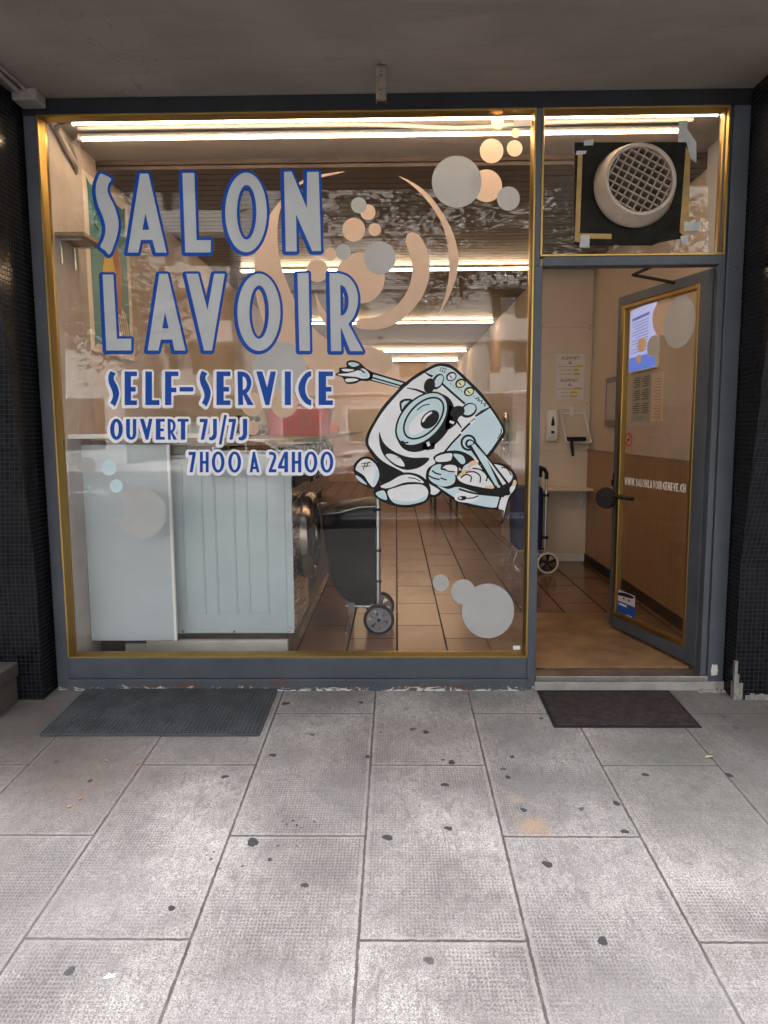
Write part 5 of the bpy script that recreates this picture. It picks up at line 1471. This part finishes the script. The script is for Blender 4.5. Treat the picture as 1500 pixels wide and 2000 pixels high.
# ------------------------------------------------------------------ soffit fittings
t = thing('ceiling_bracket', 'rusty perforated metal bracket hanging from the soffit', 'bracket', (-.06, -.33, SZ))
M_rust = mat('rusty_metal', (.15, .115, .09), .7, .3, var=.3, vscale=30)
b = MB(); b.box(-.085, -.038, -.345, -.325, SZ - .155, SZ - .012); b.box(-.085, -.080, -.3255, -.300, SZ - .155, SZ - .012); b.box(-.043, -.038, -.3255, -.300, SZ - .155, SZ - .012)
br_ = b.build('channel', M_rust, t)
b = MB()
for z, r in ((.035, .004), (.052, .0055), (.112, .004), (.132, .004)):
    b.lathe([(0, .0006), (r, .0004)], (-.062, -.3452, SZ - z), (0, -1, 0), 12)
b.build('hole', M_print, br_)
b = MB(); b.tube([(-.055, -.33, SZ - .013), (-.05, -.34, SZ + .001)], .005, 8); b.lathe([(0, .008), (.012, .006), (.018, 0)], (-.05, -.345, SZ - .0005), (0, 0, -1), 14); b.build('hanger', M_rust, t)
t = thing('junction_box', 'painted junction box with a conduit in the left soffit corner', 'junction box', (-1.79, -.1, 3.0))
M_jb = mat('painted_box', (.20, .18, .165), .7, var=.2, vscale=20, bump=.3)
b = MB(); b.box(-1.835, -1.715, -.17, -.06, 2.972, SZ - .001); b.build('box', M_jb, t, bevel=.010)
b = MB(); b.tube([(-1.80, -.17, 3.012), (-1.80, -.30, 3.015), (-1.805, -1.2, 3.015)], .013, 10); b.tube([(-1.765, -.17, 3.018), (-1.765, -.24, 3.02), (-1.785, -1.2, 3.02)], .008, 8); b.build('conduit', M_jb, t, smooth=True)

# ------------------------------------------------------------------ litter and gum on the pavement
M_gum = mat('black_gum', (.032, .030, .029), .85, var=.3, vscale=80)
M_gum2 = mat('worn_gum', (.07, .065, .062), .9, var=.3, vscale=80)
def pav_pt(u, v):
    d = CR * ((u - 750) / FPX) - CU * ((v - 1000) / FPX) + CF
    tt = (SL * CAM.y - CAM.z) / (d.z - SL * d.y)
    return CAM + d * tt
gum = [(494, 1645, 15, 0), (757, 1636, 12, 0), (595, 1729, 9, 0), (335, 1774, 9, 0), (876, 1618, 9, 0), (869, 1533, 9, 0), (882, 1489, 9, 0), (992, 1518, 7, 0), (983, 1502, 7, 1), (1023, 1582, 8, 0), (1069, 1688, 12, 0), (1177, 1838, 13, 0),
       (1204, 1569, 9, 0), (1220, 1624, 9, 0), (1135, 1580, 7, 1), (439, 1517, 8, 0), (533, 1475, 8, 0), (718, 1478, 7, 0), (558, 1374, 9, 0), (705, 1372, 6, 0), (806, 1424, 8, 1), (832, 1430, 8, 0), (826, 1349, 6, 0), (110, 1488, 8, 1), (176, 1525, 6, 0),
       (1260, 1513, 8, 0), (1424, 1514, 9, 0), (1438, 1421, 8, 1), (1412, 1399, 7, 1), (838, 1876, 12, 1), (136, 1897, 13, 1), (1000, 1478, 6, 0), (610, 1435, 6, 1), (527, 1679, 6, 0), (1057, 1403, 5, 0), (572, 1603, 4, 0), (580, 1612, 4, 0), (588, 1617, 3, 0), (560, 1610, 3, 1), (597, 1597, 3, 1), (552, 1604, 3, 1), (614, 1605, 4, 1), (543, 1652, 4, 1), (580, 1653, 3, 1), (474, 1692, 4, 1), (412, 1678, 4, 1), (404, 1670, 3, 1), (418, 1664, 3, 1), (430, 1696, 3, 1), (865, 1484, 5, 1), (744, 1430, 4, 1), (960, 1347, 4, 1)]
for i, (u, v, r, f) in enumerate(gum):
    p = pav_pt(u, v); q = pav_pt(u + r, v); rr_ = (q - p).length * .82
    b = MB(); n = 18; P = []
    ph = rnd.uniform(0, 6)
    rad = [rr_ * (1 + .16 * math.sin(2 * a + ph) + .10 * math.sin(3 * a + ph * 2) + .06 * math.sin(7 * a)) for a in [2 * PI * k / n for k in range(n)]]
    for sc2, h in ((1.0, .0004), (.80, .0007), (.4, .0008)):
        P.append([(p.x + rad[k] * sc2 * math.cos(2 * PI * k / n), p.y + rad[k] * sc2 * math.sin(2 * PI * k / n), gz(p.y + rad[k] * sc2 * math.sin(2 * PI * k / n)) + h) for k in range(n)])
    loft(b, P, False, True)
    tag(b.build('gum_spot', M_gum2 if f else M_gum, smooth=True), 'worn grey brown gum stain trodden into the pavement' if f else 'flattened black chewing gum spot on the pavement slabs', 'gum spot', 'worn gum stains' if f else 'black gum spots')
M_butt = mat('cigarette_filter', (.42, .22, .10), .8, var=.2, vscale=60)
for (u, v, a, lb) in ((269, 1493, .9, 'orange cigarette butt lying on the joint below the rubber mat'), (136, 1577, .5, 'orange cigarette butt in the middle of the far left slab'), (157, 1562, 1.2, 'small pale orange butt beside another on the left slab')):
    p = pav_pt(u, v); d = Vector((math.cos(a), math.sin(a), 0)) * .008; b = MB()
    b.tube([p - d + Vector((0, 0, .0045)), p + d + Vector((0, 0, .0045))], .004, 10)
    tag(b.build('cigarette_butt', M_butt), lb, 'cigarette butt', 'cigarette butts')
p = pav_pt(215, 1908); b = MB(); b.prism([(-.018, -.006), (-.006, -.009), (.004, -.004), (.016, -.002), (.010, .003), (.013, .010), (.002, .006), (-.007, .011), (-.009, .002)], lambda u, v: (p.x + u, p.y + v, gz(p.y + v) + .001), lambda u, v: (p.x + u, p.y + v, gz(p.y + v) + .0028))
tag(b.build('paper_scrap', mat('torn_white_paper', (.82, .82, .82), .7)), 'torn white scrap of paper on the front left slab', 'litter')
M_leaf = mat('dry_leaf', (.36, .29, .15), .8, var=.2, vscale=40)
for (u, v, L, lb) in ((1385, 1480, .022, 'dry curled leaf on the slab right of the ribbed mat'), (207, 1348, .018, 'dry leaf on the top edge of the rubber mat'), (1120, 1350, .018, 'dry leaf on the top edge of the ribbed mat'), (208, 1487, .012, 'tiny dry leaf on the left slabs')):
    p = pav_pt(u, v); a = rnd.uniform(0, 3); b = MB(); h = .018 if 'mat' in lb.split('edge')[-1] and 'edge' in lb else .003
    cs, sn = math.cos(a), math.sin(a); P = []
    for i in range(7):
        s = i / 6; wdt = .45 * math.sin(PI * s) + .02
        for q in (-1, 0, 1):
            lx, ly = (s - .5) * 2 * L, q * wdt * L
            P.append((p.x + lx * cs - ly * sn, p.y + lx * sn + ly * cs, gz(p.y) + h + .004 * abs(q) * math.sin(PI * s)))
    b.add(P, [(i * 3 + q, i * 3 + q + 1, i * 3 + q + 4, i * 3 + q + 3) for i in range(6) for q in range(2)])
    tag(b.build('dry_leaf', M_leaf), lb, 'leaf', 'dry leaves')

# ------------------------------------------------------------------ across the street (seen in the glass)
ob = thing('apartment_block', 'grey panelled apartment block across the street with balconies', 'building', (-4, -36, 0))
M_ob = mat('grey_render', (.40, .385, .375), .85, var=.06, vscale=.6)
M_ob2 = mat('pale_parapet', (.50, .475, .455), .8, var=.06, vscale=1.0)
M_rec = mat('recess_shade_and_pane', (.06, .055, .05), .8)
M_blind = mat('green_blind', (.08, .10, .06), .6, var=.1)
M_wf = mat('white_window_frame', (.70, .70, .70), .5)
b = MB(); b.box(-34, 26, -46, -36, -.6, 19); b.build('wall', M_ob, ob)
FLs = [3.25 + 2.78 * i for i in range(5)]
for zf in FLs:
    b = MB(); b.box(-34, 26, -36.0, -35.90, zf - .10, zf + .05); b.build('floor_band', M_ob2, ob)
bal = [(4.9, 7.6), (-12.5, -8.6)]
for zf in FLs:
    for (xa, xb_) in bal:
        b = MB(); b.box(xa, xb_, -35.9, -34.7, zf - .12, zf + .95); bb_ = b.build('balcony', M_ob2, ob)
        b = MB(); b.box(xa + .2, xb_ - .2, -35.90, -35.86, zf + .951, zf + 2.6); b.build('recess_shade', M_rec, bb_)  # flat dark panel; the shade of a balcony recess is put into its colour
        b = MB(); b.box(xa + .7, xa + 1.5, -35.855, -35.82, zf + 1.0, zf + 2.2); b.build('window', M_wf, bb_)
    i = 0
    for k in range(-9, 8):
        x = -3.0 + 3.2 * k
        if any(xa - 1.6 < x < xb_ + .1 for xa, xb_ in bal) or not -22 < x < 14: continue
        b = MB(); b.box(x - .06, x + 1.58, -35.999, -35.96, zf + .82, zf + 2.04); wf = b.build('window', M_wf, ob)
        b = MB(); b.box(x, x + 1.52, -35.958, -35.95, zf + .88, zf + 1.98); b.build('blind', M_blind, wf)
for k in range(-4, 4):
    x = -2.6 + 3.6 * k
    b = MB(); b.box(x - .1, x + 2.1, -35.999, -35.94, .5, 2.5); wf = b.build('shop_pane', M_wf, ob)
    b = MB(); b.box(x, x + 2.0, -35.938, -35.93, .6, 2.4); b.build('blind', mat('green_glass', (.12, .18, .15), .2) if 'green_glass' not in bpy.data.materials else bpy.data.materials['green_glass'], wf)
wg = thing('corner_wing', 'pale low wing of the block across the street', 'building', (-15, -34, 0))
b = MB(); b.box(-18.5, -13.2, -35.85, -31.5, -.5, 6.7); b.build('wall', mat('pale_wing', (.46, .48, .50), .8, var=.05), wg)
b = MB(); b.box(-18.6, -13.1, -35.8, -31.4, 6.701, 6.95); b.build('roof', M_ob2, wg)
b = MB(); b.box(-17.5, -14.2, -31.499, -31.46, .4, 2.9); b.build('window', M_rec, wg)

# cars
def car(name, label, body, loc, flip=1, suv=0.0):
    t = thing(name, label, 'car', (0, 0, 0), 'cars parked along the street')
    hgt = 1.42 + suv
    prof = [(-2.15, .35), (-2.2, .62), (-2.12, .86 + suv * .4), (-1.3, .96 + suv * .5), (1.25, .98 + suv * .5), (2.05, .95 + suv * .4), (2.18, .7), (2.12, .34)]
    b = MB()
    secs = []
    for yy, k in ((-.86, .93), (-.80, 1.0), (.80, 1.0), (.86, .93)):
        secs.append([(x * (1 if abs(yy) < .83 else .985), yy, .30 + (z - .30) * (1.0 if abs(yy) < .83 else .94)) for x, z in sm(prof[:-1] + [prof[-1]], 3, False)])
    loft(b, secs); b.build('body', body, t, smooth=True)
    roof = [(-1.0, .93 + suv * .5), (-.35, hgt - .07), (.1, hgt), (1.0, hgt - .03), (1.45, hgt - .16), (1.9, .95 + suv * .5)]
    b = MB(); loft(b, [[(x, yy * k, z) for x, z in roof] for yy, k in ((-.74, 1), (.74, 1))]); b.build('cabin', body, t, bevel=.05)
    b = MB()
    for s in (-1, 1):
        b.prism([(-.78, .99 + suv * .5), (-.30, hgt - .14), (.30, hgt - .09), (.30, .99 + suv * .5)], lambda u, v: (u, s * .7405, v), lambda u, v: (u, s * .747, v))
        b.prism([(.37, .99 + suv * .5), (.37, hgt - .09), (.95, hgt - .10), (1.5, .99 + suv * .5)], lambda u, v: (u, s * .7405, v), lambda u, v: (u, s * .747, v))
    b.quad((-.99, -.66, .96 + suv * .5), (-.99, .66, .96 + suv * .5), (-.39, .62, hgt - .08), (-.39, -.62, hgt - .08))
    b.quad((1.93, -.66, .97 + suv * .5), (1.93, .66, .97 + suv * .5), (1.49, .62, hgt - .17), (1.49, -.62, hgt - .17))
    b.build('windows', bpy.data.materials['dark_door_glass'], t)
    for x in (-1.36, 1.36):
        for s in (-1, 1):
            b = MB(); b.lathe([(0, -.05), (.30, -.05), (.33, -.02), (.33, .09), (.2, .10), (0, .10)], (x, s * .78, .33), (0, s, 0), 28); wl = b.build('wheel', M_blackrub, t, smooth=True)
            b = MB(); b.lathe([(0, .11), (.19, .115), (.21, .1)], (x, s * .78, .33), (0, s, 0), 20); b.build('rim', M_alu, wl)
    M_hl_ = bpy.data.materials.get('headlight_glass') or mat('headlight_glass', (.75, .75, .76), .1, .3)
    M_tl = bpy.data.materials.get('tail_light_red') or mat('tail_light_red', (.45, .01, .015), .2)
    for s in (-1, 1):
        b = MB(); b.box(-2.17, -1.80, s * .80 - .06, s * .80 + .06, .68 + suv * .4, .84 + suv * .4); b.build('headlight', M_hl_, t, bevel=.03)
        b = MB(); b.box(1.85, 2.15, s * .80 - .06, s * .80 + .06, .74 + suv * .3, .92 + suv * .3); b.build('tail_light', M_tl, t, bevel=.03)
    t.location = loc
    t.rotation_euler = (0, 0, 0 if flip > 0 else PI)
    return t
M_cw = mat('white_car_paint', (.72, .73, .74), .25, coat=.5, var=.02)
M_cs = mat('silver_car_paint', (.42, .44, .47), .3, .5, coat=.5, var=.02)
car('parked_car', 'silver tall car parked at the near kerb', M_cs, (.1, -9.4, RZ), 1, .22)
car('parked_car', 'white car parked across the street on the left', M_cw, (-17.5, -23.6, RZ), -1)
car('parked_car', 'white car parked across the street left of the tree', M_cw, (-5.2, -23.6, RZ), -1)
car('parked_car', 'silver white car parked across the street behind the tree', M_cw, (0.2, -23.6, RZ), 1)

# street trees with hanging twigs
M_bark = mat('bark', (.07, .055, .04), .95, var=.3, vscale=10, bump=.8, bscale=18)
def _leafmat():
    k = NT('tree_leaves')
    f = k.noise(2.2, 4, .6)
    k.l(k.mix(k.ramp(f, .35, .65), (.030, .048, .018), (.075, .105, .036)), k.b.inputs['Base Color'])
    k.b.inputs['Roughness'].default_value = .5
    return k.m
M_leaves = _leafmat()
def tree(label, bx, by, ntw, lo, hi, lean, per, lmin, lmax, droop, seed):
    rt = random.Random(seed)
    t = thing('street_tree', label, 'tree', (bx, by, gz(by)), 'street trees along the kerb')
    b = MB(); b.tube([(bx, by, gz(by)), (bx - .05, by - .05, 1.6), (bx + lean * .25, by - .1, 3.4), (bx + lean * .6, by - .2, 5.2), (bx + lean, by - .3, 7.2)], [.19, .16, .14, .11, .06], 12)
    tws = []
    for i in range(ntw):
        z0 = rt.uniform(lo, hi); a = rt.uniform(0, 2 * PI)
        q = max(0, (z0 - 3.4) / 3.8)
        s0 = Vector((bx + lean * q, by - .15, z0)); L = rt.uniform(lmin, lmax)
        d = Vector((math.cos(a) * 1.1 + (-.55 if lean < 0 else 0), math.sin(a) * .55, .25)); P = [s0]
        for k in range(1, 7):
            P.append(s0 + d * L * k / 6 + Vector((0, 0, .35 * math.sin(k / 6 * PI) - droop * (k / 6) ** 2)))
        b.tube(P, [.028, .021, .016, .011, .008, .005, .003], 6); tws.append(P)
    b.build('trunk', M_bark, t, smooth=True)
    b = MB(); vs_ = []; fs_ = []
    for P in tws:
        for k in range(per):
            s1 = rt.uniform(.25, 1.0) * 6; i = min(5, int(s1)); p = P[i].lerp(P[i + 1], s1 - i)
            p = p + Vector((rt.gauss(0, .20), rt.gauss(0, .20), rt.gauss(-.10, .22)))
            a = rt.uniform(0, 2 * PI); t1 = Vector((math.cos(a), math.sin(a), rt.uniform(-.9, .1))).normalized(); t2 = t1.cross(Vector((rt.uniform(-1, 1), rt.uniform(-1, 1), 1))).normalized()
            l_, w_ = rt.uniform(.05, .10), rt.uniform(.022, .042); n0 = len(vs_)
            vs_ += [p, p + t1 * l_ + t2 * w_, p + t1 * 2 * l_, p + t1 * l_ - t2 * w_]; fs_.append((n0, n0 + 1, n0 + 2, n0 + 3))
    b.add(vs_, fs_); b.build('crown', M_leaves, t)
tree('leafy street tree with drooping twigs reflected right of the lettering', 3.4, -7.4, 30, 3.7, 6.8, -1.2, 380, 1.6, 4.2, .9, 7)
tree('dense street tree reflected behind the left end of the lettering', -6.0, -7.5, 70, 2.7, 6.9, .5, 430, 1.0, 2.6, .5, 11)
